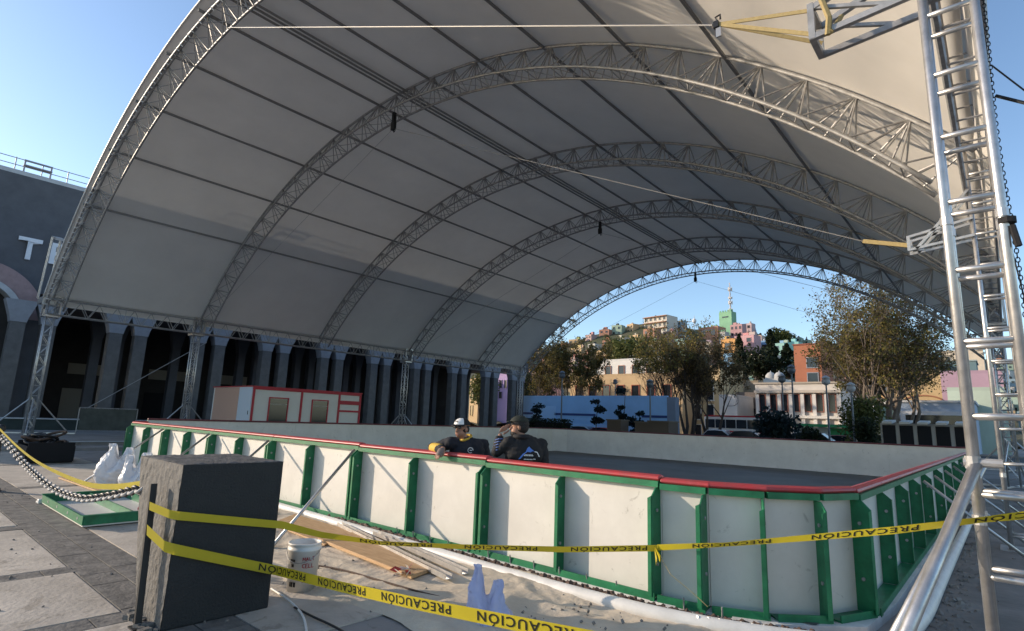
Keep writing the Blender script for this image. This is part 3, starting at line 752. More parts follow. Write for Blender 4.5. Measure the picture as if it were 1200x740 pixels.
for (a, c_, z0, z1) in ((-.62, -.22, .255, .285), (-.5, -.3, .22, .245), (-.62, -.3, .05, .09), (-.25, -.1, .05, .09), (-.62, -.1, .12, .135), (-.62, -.2, .145, .155)):
    q = bucket_mark(a, c_, z0, z1, None, ''); b.add(q.v, q.f)
b.build('print_block', M['ink'], bk)
rng = random.Random(5); b = MB()
def strokes(t, a0, z0, h, adv):
    for ch_ in t:
        for (x0, y0, x1, y1) in GL.get(ch_, []):
            n_ = 3; p = [(x0+(x1-x0)*i/n_, y0+(y1-y0)*i/n_) for i in range(n_+1)]
            pts = []
            base = math.atan2(-EF.y, -EF.x)
            for (x, y) in p:
                a = base+a0+x*adv*.75; z = z0+y*h; r_ = .124+.018*z/.35+.002
                pts.append(bc+V(math.cos(a)*r_, math.sin(a)*r_, z))
            b.tube(pts, .0032, 4)
        a0 += adv
GL = {'M': [(0, 0, 0, 1), (0, 1, .5, .4), (.5, .4, 1, 1), (1, 1, 1, 0)], 'A': [(0, 0, .5, 1), (.5, 1, 1, 0), (.2, .4, .8, .4)], 'L': [(0, 1, 0, 0), (0, 0, 1, 0)], 'T': [(0, 1, 1, 1), (.5, 1, .5, 0)],
      'C': [(1, 1, 0, .8), (0, .8, 0, .2), (0, .2, 1, 0)], 'E': [(0, 0, 0, 1), (0, 1, 1, 1), (0, .5, .8, .5), (0, 0, 1, 0)], 'I': [(.5, 0, .5, 1)], 'O': [(0, 0, 0, 1), (0, 1, 1, 1), (1, 1, 1, 0), (1, 0, 0, 0)], 'Z': [(0, 1, 1, 1), (1, 1, 0, 0), (0, 0, 1, 0)]}
strokes('MALT', .28, .275, .03, .2); strokes('CELL', .28, .215, .034, .2); strokes('Z', .36, .15, .02, .2); strokes('O', .36, .095, .034, .2)
b.build('red_lettering', M['red'], bk)

# ------------------------------------------------------------------ bags
def bag(name, label, c, w_, h, m, seed, group=None, left=1.0, right=.8):
    """carrier bag: a sagging sack whose mouth rises into two pinched handle ears"""
    rng = random.Random(seed); c = Vector(c); rows = []; N = 84; K = 40
    off = V(rng.random()*50, rng.random()*50, rng.random()*50)
    def sm(a, b_, x): x = max(0, min(1, (x-a)/(b_-a))); return x*x*(3-2*x)
    for k in range(K+1):
        v = k/K; row = []
        for j in range(N+1):
            g = 2*math.pi*(j % N)/N; cg, sg = math.cos(g), math.sin(g)
            lift = left if cg < 0 else right
            ear = sm(.08, .55, abs(cg))
            top = h*(.60+(lift-.60)*ear)
            prof = .78+.24*math.sin(min(1, v/.5)*math.pi*.5)-.34*sm(.35, .8, v)
            x = w_/2*cg*prof*(1-.10*sm(.8, 1, v)*ear); y = w_*.36*sg*prof*(1-.78*sm(.45, .95, v))
            p = V(x, y, top*v)
            q = p*(9./max(.3, w_))*.34+off
            n1 = noise.noise(q*V(1, 1, 1).x); n2 = 1-abs(noise.noise(q*2.3+V(3, 7, 1))); n3 = 1-abs(noise.noise(q*5.1+V(9, 2, 4)))
            vert = math.sin(13*g+6*noise.noise(q*1.2))*sm(.35, .8, v)
            amp = w_*(.05*n1+.075*(n2-.75)+.035*(n3-.75)+.022*vert)
            d = V(cg, sg*.9, .15); p = p+d*amp
            lean = .07*w_*noise.noise(V(seed, v*3, 0)+off)*4*v
            row.append(c+EL*(p.x+lean)+EF*(p.y+.10*w_*v*noise.noise(V(cg*2, v*3, seed)+off))+V(0, 0, max(.004, p.z)))
        rows.append(row)
    o = MB().sheet(rows).build(name, m, org=c, smooth=True)
    return tag(o, label, 'bag', group)
bag('plastic_bag', 'taller white plastic sack with two raised handles by the chain', (-14.25, 3.75, 0), .78, .80, M['whitebag'], 1, left=1.0, right=.92)
bag('plastic_bag', 'smaller white plastic sack nearer the stone block', (-12.75, 3.75, 0), .68, .72, M['whitebag'], 6, left=.92, right=1.0)
bag('plastic_bag', 'translucent blue carrier bag standing on the sand behind the lowest tape', at(572, 748, 4.35)+V(0, 0, -.02), .36, .56, M['bluebag'], 3, left=1.0, right=.80)
# slats near bags
b = MB()
b.bar((-15.5, 3.1, .03), (-11.9, 3.2, .03), .08, .03)
tag(b.build('timber_slat', M['wood'], org=(-13, 3.1, 0)), 'thin timber slat lying beside the white sacks', 'slat')

# ------------------------------------------------------------------ cords
for lab, pts, m in (('white cord looping over the ground in front of the bucket', [onp(x, y, 2, .02) for x, y in ((318, 690), (340, 705), (355, 722), (352, 690+10), (362, 704), (372, 712))][:3]+[onp(360, 745, 2, .02)], M['white']),
                    ('black cord trailing along the dark paving below the bucket', [onp(x, y, 2, .02) for x, y in ((345, 712), (365, 722), (398, 738), (430, 760))], M['black']),
                    ('thin brown cord edging the sandy cloth behind the bucket', [onp(x, y, 2, .05) for x, y in ((352, 660), (400, 668), (450, 682), (500, 696), (552, 708))], M['rust'])):
    tag(MB().tube(arcpts(pts, 10), .009, 6).build('cord', m, org=pts[0], smooth=True), lab, 'cord', 'cords on the ground')

# ------------------------------------------------------------------ gear heap and crowd barrier at left
gh = thing('cable_crate', (-20.2, 3.6, 0), 'dark open crate heaped with cables and tools beyond the chain', 'crate')
g0 = V(-20.3, 3.6, 0)
b = MB().box(g0+V(0, 0, .05), (1.5, 1.0, .06))
for sx in (-.75, .75): b.box(g0+V(sx, 0, .3), (.05, 1.0, .5))
for sy in (-.5, .5): b.box(g0+V(0, sy, .25), (1.5, .05, .4))
b.build('box', M['blackmatt'], gh)
rng = random.Random(8)
for k in range(7):
    c = g0+V(rng.uniform(-.5, .5), rng.uniform(-.3, .3), .45+.07*k*.6); r_ = rng.uniform(.2, .34)
    tl_ = V(rng.uniform(-.5, .5), rng.uniform(-.5, .5), 1).normalized(); a_ = tl_.orthogonal().normalized(); b_ = tl_.cross(a_)
    MB().tube([c+a_*r_*math.cos(g)+b_*r_*math.sin(g) for g in [i*math.pi/8 for i in range(17)]], .035, 6).build('cable_coil', M['black'] if k % 3 else M['rust'], gh, smooth=True)
bf = thing('crowd_barrier', (-33.2, 7.6, .24), 'mesh covered crowd barrier left of the near rink end', 'barrier')
for zz in (.15, 1.2): MB().tube([(-33.2, 6.9, .24+zz), (-33.2, 9.3, .24+zz)], .025, 6).build('rail', M['galv'], bf)
for yy in (6.9, 9.3): MB().tube([(-33.2, yy, .24), (-33.2, yy, 1.44)], .025, 6).build('upright', M['galv'], bf)
b = MB()
for k in range(22): b.tube([(-33.2, 7+k*.105, .4), (-33.2, 7+k*.105, 1.42)], .008, 4)
b.build('bars', M['galv'], bf)
MB().box((-33.16, 8.1, .9), (.01, 2.3, 1.0)).build('cloth', mat('grey_mesh', (.10, .11, .10), .9, noise=.3, nscale=3), bf)
MB().tube([(-33.1, 7.2, 1.45), (-32.9, 12.0, 5.2)], .02, 5).build('guy_strap', M['cable'], bf)
lw = thing('low_wall', (-37, 6, .24), 'low dark green planter wall in front of the arcade', 'wall')
MB().box((-37.2, 20, .5), (.5, 60, .55)).build('wall_body', mat('dark_green_wall', (.05, .065, .06), .9, noise=.3, nscale=2), lw)
MB().box((-37.2, 20, .80), (.6, 60, .06)).build('coping', M['palestone'], lw)

# ------------------------------------------------------------------ kiosk cabin
kx0, kx1, ky0, ky1, kh = -31.3, -26.8, 12.1, 18.1, 2.72
kq = thing('ticket_cabin', (kx1, ky0, .24), 'white flat roofed cabin with red trim and two dark windows', 'cabin')
MB().box(((kx0+kx1)/2, (ky0+ky1)/2, (kh+.2)/2), (kx1-kx0, ky1-ky0, kh-.2)).build('wall', M['kwhite'], kq)
MB().box((-29.9+.25, ky0-.015, (kh+.2)/2), (2.9, .02, kh-.25)).build('peach_panel', M['kpeach'], kq)
MB().box((-27.5, ky0-.015, (kh+.2)/2), (1.36, .02, kh-.25)).build('blue_panel', M['kblue'], kq)
MB().box((-27.0, ky0-.03, 1.5), (.04, .02, .18)).build('handle', M['black'], kq)
tr = MB(); T = .10
xk = kx1+.02
for yy in (ky0+.06, 14.6, 16.75, ky1-.05): tr.box((xk, yy, 1.45), (.05, T, 2.5))
tr.box((xk, (ky0+ky1)/2, kh-.06), (.056, ky1-ky0, .12))
for zz in (2.2, 1.75): tr.box((xk+.003, 17.42, zz), (.05, 1.25, .1 if zz < 2 else .2))
tr.build('trim', M['kred'], kq)
MB().box(((kx0+kx1)/2, (ky0+ky1)/2, kh+.02), (kx1-kx0+.1, ky1-ky0+.1, .05)).build('roof', M['kred'], kq)
for y0, y1 in ((12.95, 13.9), (15.2, 16.1)):
    wv = MB()
    for yy in (y0, y1): wv.box((xk, yy, 1.65), (.06, .05, 1.15))
    wv.box((xk, (y0+y1)/2, 2.25), (.062, y1-y0+.05, .05)).box((xk, (y0+y1)/2, 1.1), (.062, y1-y0+.05, .05))
    wo = wv.build('window', M['kred'], kq)
    MB().box((xk-.012, (y0+y1)/2, 1.65), (.03, y1-y0, 1.1)).build('pane', M['glass'], wo)
    MB().bar((xk+.012, y0, 1.95), (xk+.012, y1, 1.95), .02).build('shelf', M['galv'], wo)

# ------------------------------------------------------------------ theatre
th = thing('theatre', (-41, 20, .24), 'dark grey theatre block over a long arcade of paired columns', 'theatre')
# tall block, lengthened past view so its shadow crosses the canopy evenly
MB().box((-50.5, 17.0, 11.0), (19, 46, 6.6)).build('upper_wall', M['theatre'], th)
MB().box((-41.2, 17.0, 14.42), (.4, 46, .25)).build('parapet', M['palestone'], th)
b = MB()
for k in range(7):
    b.tube([(-41.3, 1.2+k*1.2, 14.5), (-41.3, 1.2+k*1.2, 15.35)], .03, 5)
for z in (14.9, 15.3): b.tube([(-41.3, 1.2, z), (-41.3, 8.6, z)], .025, 5)
b.build('roof_railing', M['cable'], th)
MB().box((-41.32, 4.6, 15.0), (.3, 1.3, .06)).box((-41.3, 4.0, 14.8), (.1, .08, .9)).box((-41.3, 5.2, 14.8), (.1, .08, .9)).box((-41.3, 4.6, 15.3), (.12, 1.3, .08)).build('roof_frame', M['capital'], th)
# band above arcade
MB().box((-40.6, 26.6, 7.3), (3.6, 41.0, .9)).build('arcade_lintel', M['theatre'], th)
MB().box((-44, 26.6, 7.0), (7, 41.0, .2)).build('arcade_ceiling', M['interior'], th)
MB().box((-46.5, 24.6, 3.6), (.3, 37, 7.0)).build('back_wall', M['interior'], th)  # far stretch added behind the open arcade to keep sun off the hoarding
MB().box((-47.4, -4.5, 4.0), (13, 10.5, 8.0)).build('side_wing', M['theatre'], th)
for yy in (9.5, 14.2, 18.6):
    MB().box((-46.3, yy+.4, 3.9), (.08, 2.6, .7)).build('sign_board', M['tan'], th)
    MB().box((-46.3, yy-.2, 1.4), (.06, 1.6, 2.4)).build('door', M['tan'] if yy < 10 else M['blackmatt'], th)
cen = [5.4, 9.78, 14.35, 18.8, 23.3, 27.8, 32.3, 36.8, 41.3, 45.4]
def col_at(x, y, m, mc, big):
    w_ = .64 if big else .5
    c = MB().prism([(x-w_/2, y-w_/2, .24), (x+w_/2, y-w_/2, .24), (x+w_/2, y+w_/2, .24), (x-w_/2, y+w_/2, .24)], (0, 0, 5.5))
    ob = c.build('column', m, th)
    a, z0, z1, t = w_/2, 5.74, 6.9, .68 if big else .5
    lo = [(x-a*1.08, y-a*1.08, z0), (x+a*1.08, y-a*1.08, z0), (x+a*1.08, y+a*1.08, z0), (x-a*1.08, y+a*1.08, z0)]
    md = [(x-a*1.15, y-a*1.25, z0+.3), (x+a*1.15, y-a*1.25, z0+.3), (x+a*1.15, y+a*1.25, z0+.3), (x-a*1.15, y+a*1.25, z0+.3)]
    hi = [(x-a*1.25, y-t, z1), (x+a*1.25, y-t, z1), (x+a*1.25, y+t, z1), (x-a*1.25, y+t, z1)]
    vs = lo+md+hi
    fs = [(0, 1, 2, 3), (8, 9, 10, 11)]+[(k*4+i, k*4+(i+1) % 4, k*4+4+(i+1) % 4, k*4+4+i) for k in (0, 1) for i in range(4)]
    MB().add(vs, fs).build('capital', mc, ob)
for c in cen:
    for s in (-.64, .64): col_at(-39, c+s, M['column'], M['capital'], True)
    for s in (-.6, .6): col_at(-43, c+s, M['theatre'], M['theatre'], False)
# the big pink arch
ac, zc = 3.0, 6.05
def ring(r0_, r1_, x, dx, m, name, a0=0, a1=math.pi):
    n_ = 32; vs = []; b = MB()
    rows = []
    for i in range(n_+1):
        g = a0+(a1-a0)*i/n_
        rows.append([(x, ac+r_*math.cos(g), zc+r_*math.sin(g)) for r_ in (r0_, r1_)])
    b.sheet(rows)
    rows2 = [[(x-dx, ac+r0_*math.cos(a0+(a1-a0)*i/n_), zc+r0_*math.sin(a0+(a1-a0)*i/n_)), (x, ac+r0_*math.cos(a0+(a1-a0)*i/n_), zc+r0_*math.sin(a0+(a1-a0)*i/n_))] for i in range(n_+1)]
    b.sheet(rows2)
    return b.build(name, m, th)
ring(2.1, 3.0, -40.40, .5, M['pinkstone'], 'arch_band')
ring(1.82, 2.1, -40.30, 1.2, M['palestone'], 'arch_inner_band')
for s in (-1, 1):
    MB().box((-40.5, ac+s*2.42, 3.1), (.9, 1.16, 5.9)).build('arch_jamb', M['theatre'], th)
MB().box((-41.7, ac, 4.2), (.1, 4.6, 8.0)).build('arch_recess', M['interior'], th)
MB().box((-41.55, ac-.1, 4.3), (.08, 1.6, .6)).build('sign_board', M['tan'], th)
def letters(txt, y, z, size, x):
    me = text_mesh(txt, size, .03)
    b = MB(); vs = [(x, y+v.co.x, z+v.co.y) for v in me.vertices]
    n = len(vs); b.add(vs, [tuple(p.vertices) for p in me.polygons])
    ob = b.build('letter', M['letter'], th)
    sm = ob.modifiers.new('s', 'SOLIDIFY'); sm.thickness = .12
letters('T', 4.35, 9.55, 1.75, -40.88); letters('E', 5.72, 9.55, 1.75, -40.88)

# ------------------------------------------------------------------ people
def skin(name, joints, edges, m, parent, sub=2, smooth=True):
    names = list(joints); idx = {n: i for i, n in enumerate(names)}
    me = bpy.data.meshes.new(name); o0 = ORG[parent.name]
    me.from_pydata([tuple(joints[n][0]-o0) for n in names], [(idx[a], idx[b]) for a, b in edges], []); me.update()
    ob = bpy.data.objects.new(name, me); COL.objects.link(ob)
    md = ob.modifiers.new('skin', 'SKIN'); md.branch_smoothing = .6
    lay = me.skin_vertices[0] if me.skin_vertices else None
    if lay is None:
        bm = bmesh.new(); bm.from_mesh(me); bm.verts.layers.skin.verify(); bm.to_mesh(me); bm.free(); lay = me.skin_vertices[0]
    for n in names:
        r_ = joints[n][1]; lay.data[idx[n]].radius = r_ if isinstance(r_, tuple) else (r_, r_)
    lay.data[0].use_root = True
    sb = ob.modifiers.new('sub', 'SUBSURF'); sb.levels = sub; sb.render_levels = sub
    dg = bpy.context.evaluated_depsgraph_get(); nm = bpy.data.meshes.new_from_object(ob.evaluated_get(dg))
    nm.name = name; bpy.data.objects.remove(ob)
    no = bpy.data.objects.new(name, nm); COL.objects.link(no); no.parent = parent; ORG[no.name] = o0
    nm.materials.clear(); nm.materials.append(m); nm.polygons.foreach_set('use_smooth', [True]*len(nm.polygons))
    return no
def ellipsoid(b, c, ax, r3, n=16, k=10, z0=-1., z1=1.):
    c = Vector(c); rows = []
    for i in range(k+1):
        s = z0+(z1-z0)*i/k; rr = math.sqrt(max(0, 1-s*s))
        rows.append([c+ax[0]*r3[0]*rr*math.cos(2*math.pi*j/n)+ax[1]*r3[1]*rr*math.sin(2*math.pi*j/n)+ax[2]*r3[2]*s for j in range(n+1)])
    b.sheet(rows); return b
def hand_edges(J, E, wrist, pre, d, side, nrm, curl=.5, sc=1.0):
    """palm and five separate fingers: d along the hand, side = thumb side, nrm = palm side"""
    p = J[wrist][0]
    J[pre+'palm'] = (p+d*.055*sc, (.042*sc, .02*sc)); E.append((wrist, pre+'palm'))
    for k, (off, ln) in enumerate(((.033, .078), (.011, .088), (-.011, .08), (-.032, .062))):
        b0 = p+d*.075*sc+side*off*sc; b1 = b0+(d*(1-curl*.5)+nrm*curl*.6).normalized()*ln*.5*sc; b2 = b1+(d*(1-curl)+nrm*curl).normalized()*ln*.5*sc
        for i, q in enumerate((b0, b1, b2)): J[f'{pre}f{k}{i}'] = (q, (.0095-.001*i)*sc)
        E += [(pre+'palm', f'{pre}f{k}0'), (f'{pre}f{k}0', f'{pre}f{k}1'), (f'{pre}f{k}1', f'{pre}f{k}2')]
    t0 = p+d*.03*sc+side*.045*sc; t1 = t0+(d*.7+side*.6+nrm*.3).normalized()*.045*sc
    J[pre+'t0'] = (t0, .012*sc); J[pre+'t1'] = (t1, .009*sc); E += [(pre+'palm', pre+'t0'), (pre+'t0', pre+'t1')]
Zv = V(0, 0, 1)
def fuse(name, mb, m, parent, voxel=.009, smooth=4, wrinkle=0.):
    ob = mb.build(name, m, parent)
    r_ = ob.modifiers.new('r', 'REMESH'); r_.mode = 'VOXEL'; r_.voxel_size = voxel; r_.use_smooth_shade = True
    sm = ob.modifiers.new('s', 'SMOOTH'); sm.factor = .5; sm.iterations = smooth
    dg = bpy.context.evaluated_depsgraph_get(); nm = bpy.data.meshes.new_from_object(ob.evaluated_get(dg))
    ob.modifiers.clear(); ob.data = nm
    if wrinkle:
        for v in nm.vertices:
            q = v.co*9; v.co += v.normal*wrinkle*(noise.noise(q)+.7*(1-2*abs(noise.noise(q*V(1.6, 1.6, .9).x+V(5, 1, 2)))))
    nm = ob.data; nm.name = name; nm.polygons.foreach_set('use_smooth', [True]*len(nm.polygons))
    return ob
def limb(b, pts, rs, n=14):
    b.tube(pts, rs, n)
    for p, r_ in zip(pts, rs): ellipsoid(b, p, (V(1, 0, 0), V(0, 1, 0), Zv), (r_, r_, r_), n, 8)
def loft(b, rings, ax, n=24):
    rows = [[c+ax[0]*rx*math.cos(2*math.pi*j/n)*(1-.0)+ax[1]*ry*math.sin(2*math.pi*j/n) for j in range(n)] for c, rx, ry in rings]
    vs = [p for r_ in rows for p in r_]; k = len(rows)
    fs = [(i*n+j, i*n+(j+1) % n, (i+1)*n+(j+1) % n, (i+1)*n+j) for i in range(k-1) for j in range(n)]+[tuple(range(n))[::-1], tuple((k-1)*n+j for j in range(n))]
    b.add(vs, fs)
def person(base, label, L, head, face, P):
    """L(l,f,z) local; head = head centre; face = unit facing vector (horizontal)"""
    t = thing('person', base, label, 'person')
    sd = Zv.cross(face).normalized()                       # person's left
    bs, bf = P['side'], P['front']; axb = (bs, bf)
    J, E = {}, []
    b = MB()
    pel, wai, che, nec = P['pelvis'], P['waist'], P['chest'], P['neck']
    shm = (P['arm_l'][0]+P['arm_r'][0])/2
    loft(b, [(pel-Zv*.06, .12, .10), (pel, .15, .11), (wai, .14, .10), (che, .165, .11), (shm+Zv*.0, .15, .085), (nec-Zv*.0, .07, .07)], axb)
    limb(b, [nec-Zv*.05, head-Zv*.06-face*.01], [.062, .055])
    ellipsoid(b, head+Zv*.03-face*.012, (sd, face, Zv), (.078, .098, .095), 20, 14)
    ellipsoid(b, head-Zv*.055+face*.022, (sd, face, Zv), (.062, .076, .065), 18, 12)
    limb(b, [head+Zv*.012+face*.082, head-Zv*.03+face*.108], [.010, .016], 10)
    for s in (-1, 1): ellipsoid(b, head-Zv*.008+sd*s*.080-face*.005, (face, sd, Zv), (.024, .012, .034), 10, 8)
    for s in ('l', 'r'):
        sh, el, wr = P['arm_'+s]; limb(b, [sh, el, wr], [.055, .042, .029])
        J['wr'+s] = (wr, .03); J['el'+s] = (el, .05)
        d, sdv, nn, cu = P['hand_'+s]; d, sdv, nn = d.normalized(), sdv.normalized(), nn.normalized(); sc = 1.08
        ellipsoid(b, wr+d*.055*sc, (d, sdv, nn), (.055, .043, .019), 14, 10)
        for k, (off, ln) in enumerate(((.033, .078), (.011, .088), (-.011, .08), (-.032, .062))):
            b0 = wr+d*.08*sc+sdv*off*sc; b1 = b0+(d*(1-cu*.5)+nn*cu*.6).normalized()*ln*.5*sc; b2 = b1+(d*(1-cu)+nn*cu).normalized()*ln*.5*sc
            limb(b, [b0, b1, b2], [.0105, .0095, .008], 8)
        t0 = wr+d*.025*sc+sdv*.035*sc; t1 = t0+(d*.6+sdv*.7+nn*.3).normalized()*.04*sc; limb(b, [t0, t1, t1+(d*.9+sdv*.2+nn*.4).normalized()*.03], [.014, .012, .010], 8)
        hip, kn_, an, toe = P['leg_'+s]; limb(b, [hip, kn_, an, toe], [.085, .055, .04, .034])
    fuse('body', b, M['skin'], t, .0065, 3)
    b = MB()
    loft(b, [(pel-Zv*.04, .185, .145), (pel+Zv*.04, .195, .15), (wai, .21, .15), (wai.lerp(che, .5), .23, .155), (che, .245, .16), (che.lerp(shm, .6), .245, .15), (shm+Zv*.025, .21, .12), (shm+Zv*.07, .15, .10), (nec+Zv*.02, .088, .085)], axb)
    for s in ('l', 'r'):
        sh, el, wr = P['arm_'+s]; c_ = el.lerp(wr, .84); limb(b, [shm.lerp(sh, .6), sh, sh.lerp(el, .5)+V(0, 0, -.004), el, el.lerp(c_, .5), c_], [.085, .082, .072, .064, .058, .050])
    jk = fuse('jacket', b, P['top'], t, .011, 4, .011)
    b = MB()
    limb(b, [pel, pel-Zv*.05], [.15, .14])
    for s in ('l', 'r'):
        hip, kn_, an, toe = P['leg_'+s]; limb(b, [hip, kn_, an+Zv*.03], [.115, .08, .068])
    fuse('trousers', b, M['jeans'], t, .014, 4)
    for s in ('l', 'r'):
        an, toe = P['leg_'+s][2:]; b = MB(); limb(b, [an-Zv*.02, an.lerp(toe, .6)-Zv*.025, toe-Zv*.01], [.055, .05, .042]); fuse('shoe', b, M['black'], t, .012, 3)
    MB().bar(head-Zv*.072+face*.094-sd*.024, head-Zv*.072+face*.094+sd*.024, .010, .010).build('mouth', mat('lip', (.20, .07, .06), .6), t)
    J['neck0'] = (nec, .07); J['chest'] = (che, .2)
    return t, J, (sd, face, Zv)
# --- man leaning on the rail, facing the camera side
b1p = onp(545, 520, 1, 5.42); b1p.z = .08
def L1(l, f, z): return b1p+EL*l+EF*f+Zv*(z-.08)
head1 = onp(541, 503, 1, 5.36)
face1 = (-EF*.8-EL*.55).normalized()
hA = onp(519, 531, 1, 5.0); elA = onp(507, 525, 1, 5.20)
hz1 = head1.z
P1 = dict(side=(EL*.95-EF*.25).normalized(), front=(-EF*.95-EL*.25).normalized(), pelvis=L1(.06, .14, .92), waist=L1(.04, .10, 1.07), chest=L1(.025, .05, hz1-.34), neck=L1(-.005, .01, hz1-.125),
          arm_r=(L1(-.19, -.02, hz1-.19), elA, hA+Zv*.05), arm_l=(L1(.235, .09, hz1-.205), L1(.29, .10, 1.09), L1(.25, -.15, 1.0)),
          hand_r=(V(.1, -.9, -.6), V(1, .1, 0), V(0, -.1, -1), .6), hand_l=(V(-.7, -.4, -.2), V(0, 0, 1), V(0, 1, 0), .5),
          leg_l=(L1(.15, .14, .86), L1(.16, .10, .50), L1(.17, .16, .16), L1(.17, .0, .115)), leg_r=(L1(-.04, .14, .86), L1(-.06, .08, .50), L1(-.08, .16, .16), L1(-.1, .0, .115)), top=M['darkcloth'])
m1_, J1, ax1 = person(b1p, 'man in white fronted cap and dark top leaning on the red rail', L1, head1, face1, P1)
sd1 = ax1[0]
# cap
b = MB(); ellipsoid(b, head1+Zv*.055-face1*.01, ax1, (.103, .12, .095), 18, 8, .0, 1.0); b.build('cap', M['blackcloth'], m1_, smooth=True)
b = MB(); rows = []
for i in range(9):
    g = -.95+1.9*i/8; dv = face1*math.cos(g)+sd1*math.sin(g)
    rows.append([head1+Zv*(.055+.095*s_)-face1*.01+(face1*math.cos(g)*.123+sd1*math.sin(g)*.106)*math.sqrt(max(0, 1-s_*s_))*1.01 for s_ in (.05, .25, .45, .65, .8, .92)])
b.sheet(rows).build('cap_front', M['white'], m1_, smooth=True)
MB().bar(head1+Zv*.10+face1*.121-sd1*.03, head1+Zv*.10+face1*.121+sd1*.03, .006, .012).build('cap_emblem', M['ink'], m1_)
rows = [[head1+Zv*.058+(face1*math.cos(g)*r_*1.0+sd1*math.sin(g)*.105)-Zv*.018*(r_-.11)/.08 for g in [-1.2+2.4*i/10 for i in range(11)]] for r_ in (.105, .15, .19)]
MB().sheet(rows).build('cap_brim', M['blackcloth'], m1_, smooth=True, solid=.006)
b = MB()
for s in (-1, 1): ellipsoid(b, head1+Zv*.022+face1*.092+sd1*s*.036, (sd1, face1, Zv), (.033, .014, .022), 10, 6)
b.bar(head1+Zv*.03+face1*.098-sd1*.02, head1+Zv*.03+face1*.098+sd1*.02, .008)
for s in (-1, 1): b.bar(head1+Zv*.03+face1*.08+sd1*s*.07, head1+Zv*.03-face1*.02+sd1*s*.09, .006)
b.build('sunglasses', M['glass'], m1_, smooth=True)
b = MB(); ellipsoid(b, head1-face1*.03+Zv*.0, ax1, (.09, .09, .085), 14, 8, -.5, .9); b.build('hair', M['hair'], m1_, smooth=True)
nk = J1['neck0'][0]
b = MB(); b.tube([nk+Zv*.012+(face1*math.cos(g)*.082+sd1*math.sin(g)*.085)-Zv*.035*math.cos(g) for g in [i*math.pi/8 for i in range(17)]], .017, 8); b.build('collar', M['amber'], m1_, smooth=True)
skin('cuff', {'a': (elA.lerp(hA+Zv*.05, -.05), .078), 'b': (elA.lerp(hA+Zv*.05, .45), .074), 'c': (elA.lerp(hA+Zv*.05, .8), .06)}, [('a', 'b'), ('b', 'c')], M['amber'], m1_)
skin('glove', {'a': (hA+Zv*.055, .05), 'b': (hA+V(.02, -.06, .005), .058), 'c': (hA+V(.03, -.09, -.05), .046)}, [('a', 'b'), ('b', 'c')], M['glove'], m1_)
ce = onp(571, 528, 1, 5.2); 
q = V(*J1['chest'][0])-EF*.168+EL*.06+Zv*.07
b = MB(); b.tube([q+(EL*math.cos(g)+Zv*math.sin(g))*.034 for g in [i*math.pi/6 for i in range(11)]], .006, 5); b.bar(q-EL*.015, q+EL*.02, .006, .012); b.build('chest_emblem', M['white'], m1_)
# --- man with raised hand, back to the camera
b2p = onp(609, 530, 1, 5.55); b2p.z = .08
def L2(l, f, z): return b2p+EL*l+EF*f+Zv*(z-.08)
head2 = onp(608, 500.5, 1, 5.55)
face2 = (-EL*.93-EF*.15+EF*.1).normalized(); hz2 = head2.z
hB = onp(592, 499, 1, 5.45)
P2 = dict(side=(EL*.97+EF*.15).normalized(), front=(EF*.97-EL*.15).normalized(), pelvis=L2(.03, .05, .92), waist=L2(.05, .03, 1.07), chest=L2(.06, .0, hz2-.36), neck=L2(.02, .0, hz2-.115),
          arm_l=(L2(-.14, -.03, hz2-.20), onp(582, 530, 1, 5.35), onp(586, 511, 1, 5.40)), arm_r=(L2(.27, .04, hz2-.21), L2(.315, .05, 1.05), L2(.25, .25, .95)),
          hand_l=((hB-onp(586, 511, 1, 5.40)), -face2*1.0+V(0, 0, .1), EL*.6+Zv*.2, .5), hand_r=(V(-.5, .5, -.3), V(0, 0, 1), V(-1, 0, 0), .5),
          leg_l=(L2(-.07, .05, .86), L2(-.1, .03, .50), L2(-.1, .08, .16), L2(-.16, .1, .115)), leg_r=(L2(.13, .05, .86), L2(.13, .03, .50), L2(.14, .08, .16), L2(.06, .16, .115)), top=M['blackcloth'])
m2_, J2, ax2 = person(b2p, 'man in black printed jacket shading his eyes, back to the camera', L2, head2, face2, P2)
sd2 = ax2[0]
b = MB(); ellipsoid(b, head2+Zv*.03-face2*.015, ax2, (.098, .118, .105), 18, 9, -.05, 1.0); b.build('hair', M['hair'], m2_, smooth=True)
b = MB(); ellipsoid(b, head2-face2*.04, ax2, (.094, .09, .09), 16, 9, -.9, .5); b.build('hair', M['hair'], m2_, smooth=True)
b = MB(); ellipsoid(b, head2+Zv*.055-face2*.01, ax2, (.104, .124, .09), 18, 7, .15, 1.0); b.bar(head2+Zv*.065+face2*.10-sd2*.06, head2+Zv*.06+face2*.14+sd2*.06, .05, .012); b.build('cap', mat('dark_green_cap', (.02, .024, .018), .8), m2_, smooth=True)
b = MB(); ellipsoid(b, head2-Zv*.085+face2*.05, ax2, (.06, .055, .045), 12, 6); b.build('beard', M['hair'], m2_, smooth=True)
b = MB(); nk = J2['neck0'][0]; b.tube([nk-Zv*.005-EF*.03+(face2*math.cos(g)*.085+sd2*math.sin(g)*.075) for g in [i*math.pi/8 for i in range(17)]], .032, 8); b.build('hood', M['blackcloth'], m2_, smooth=True)
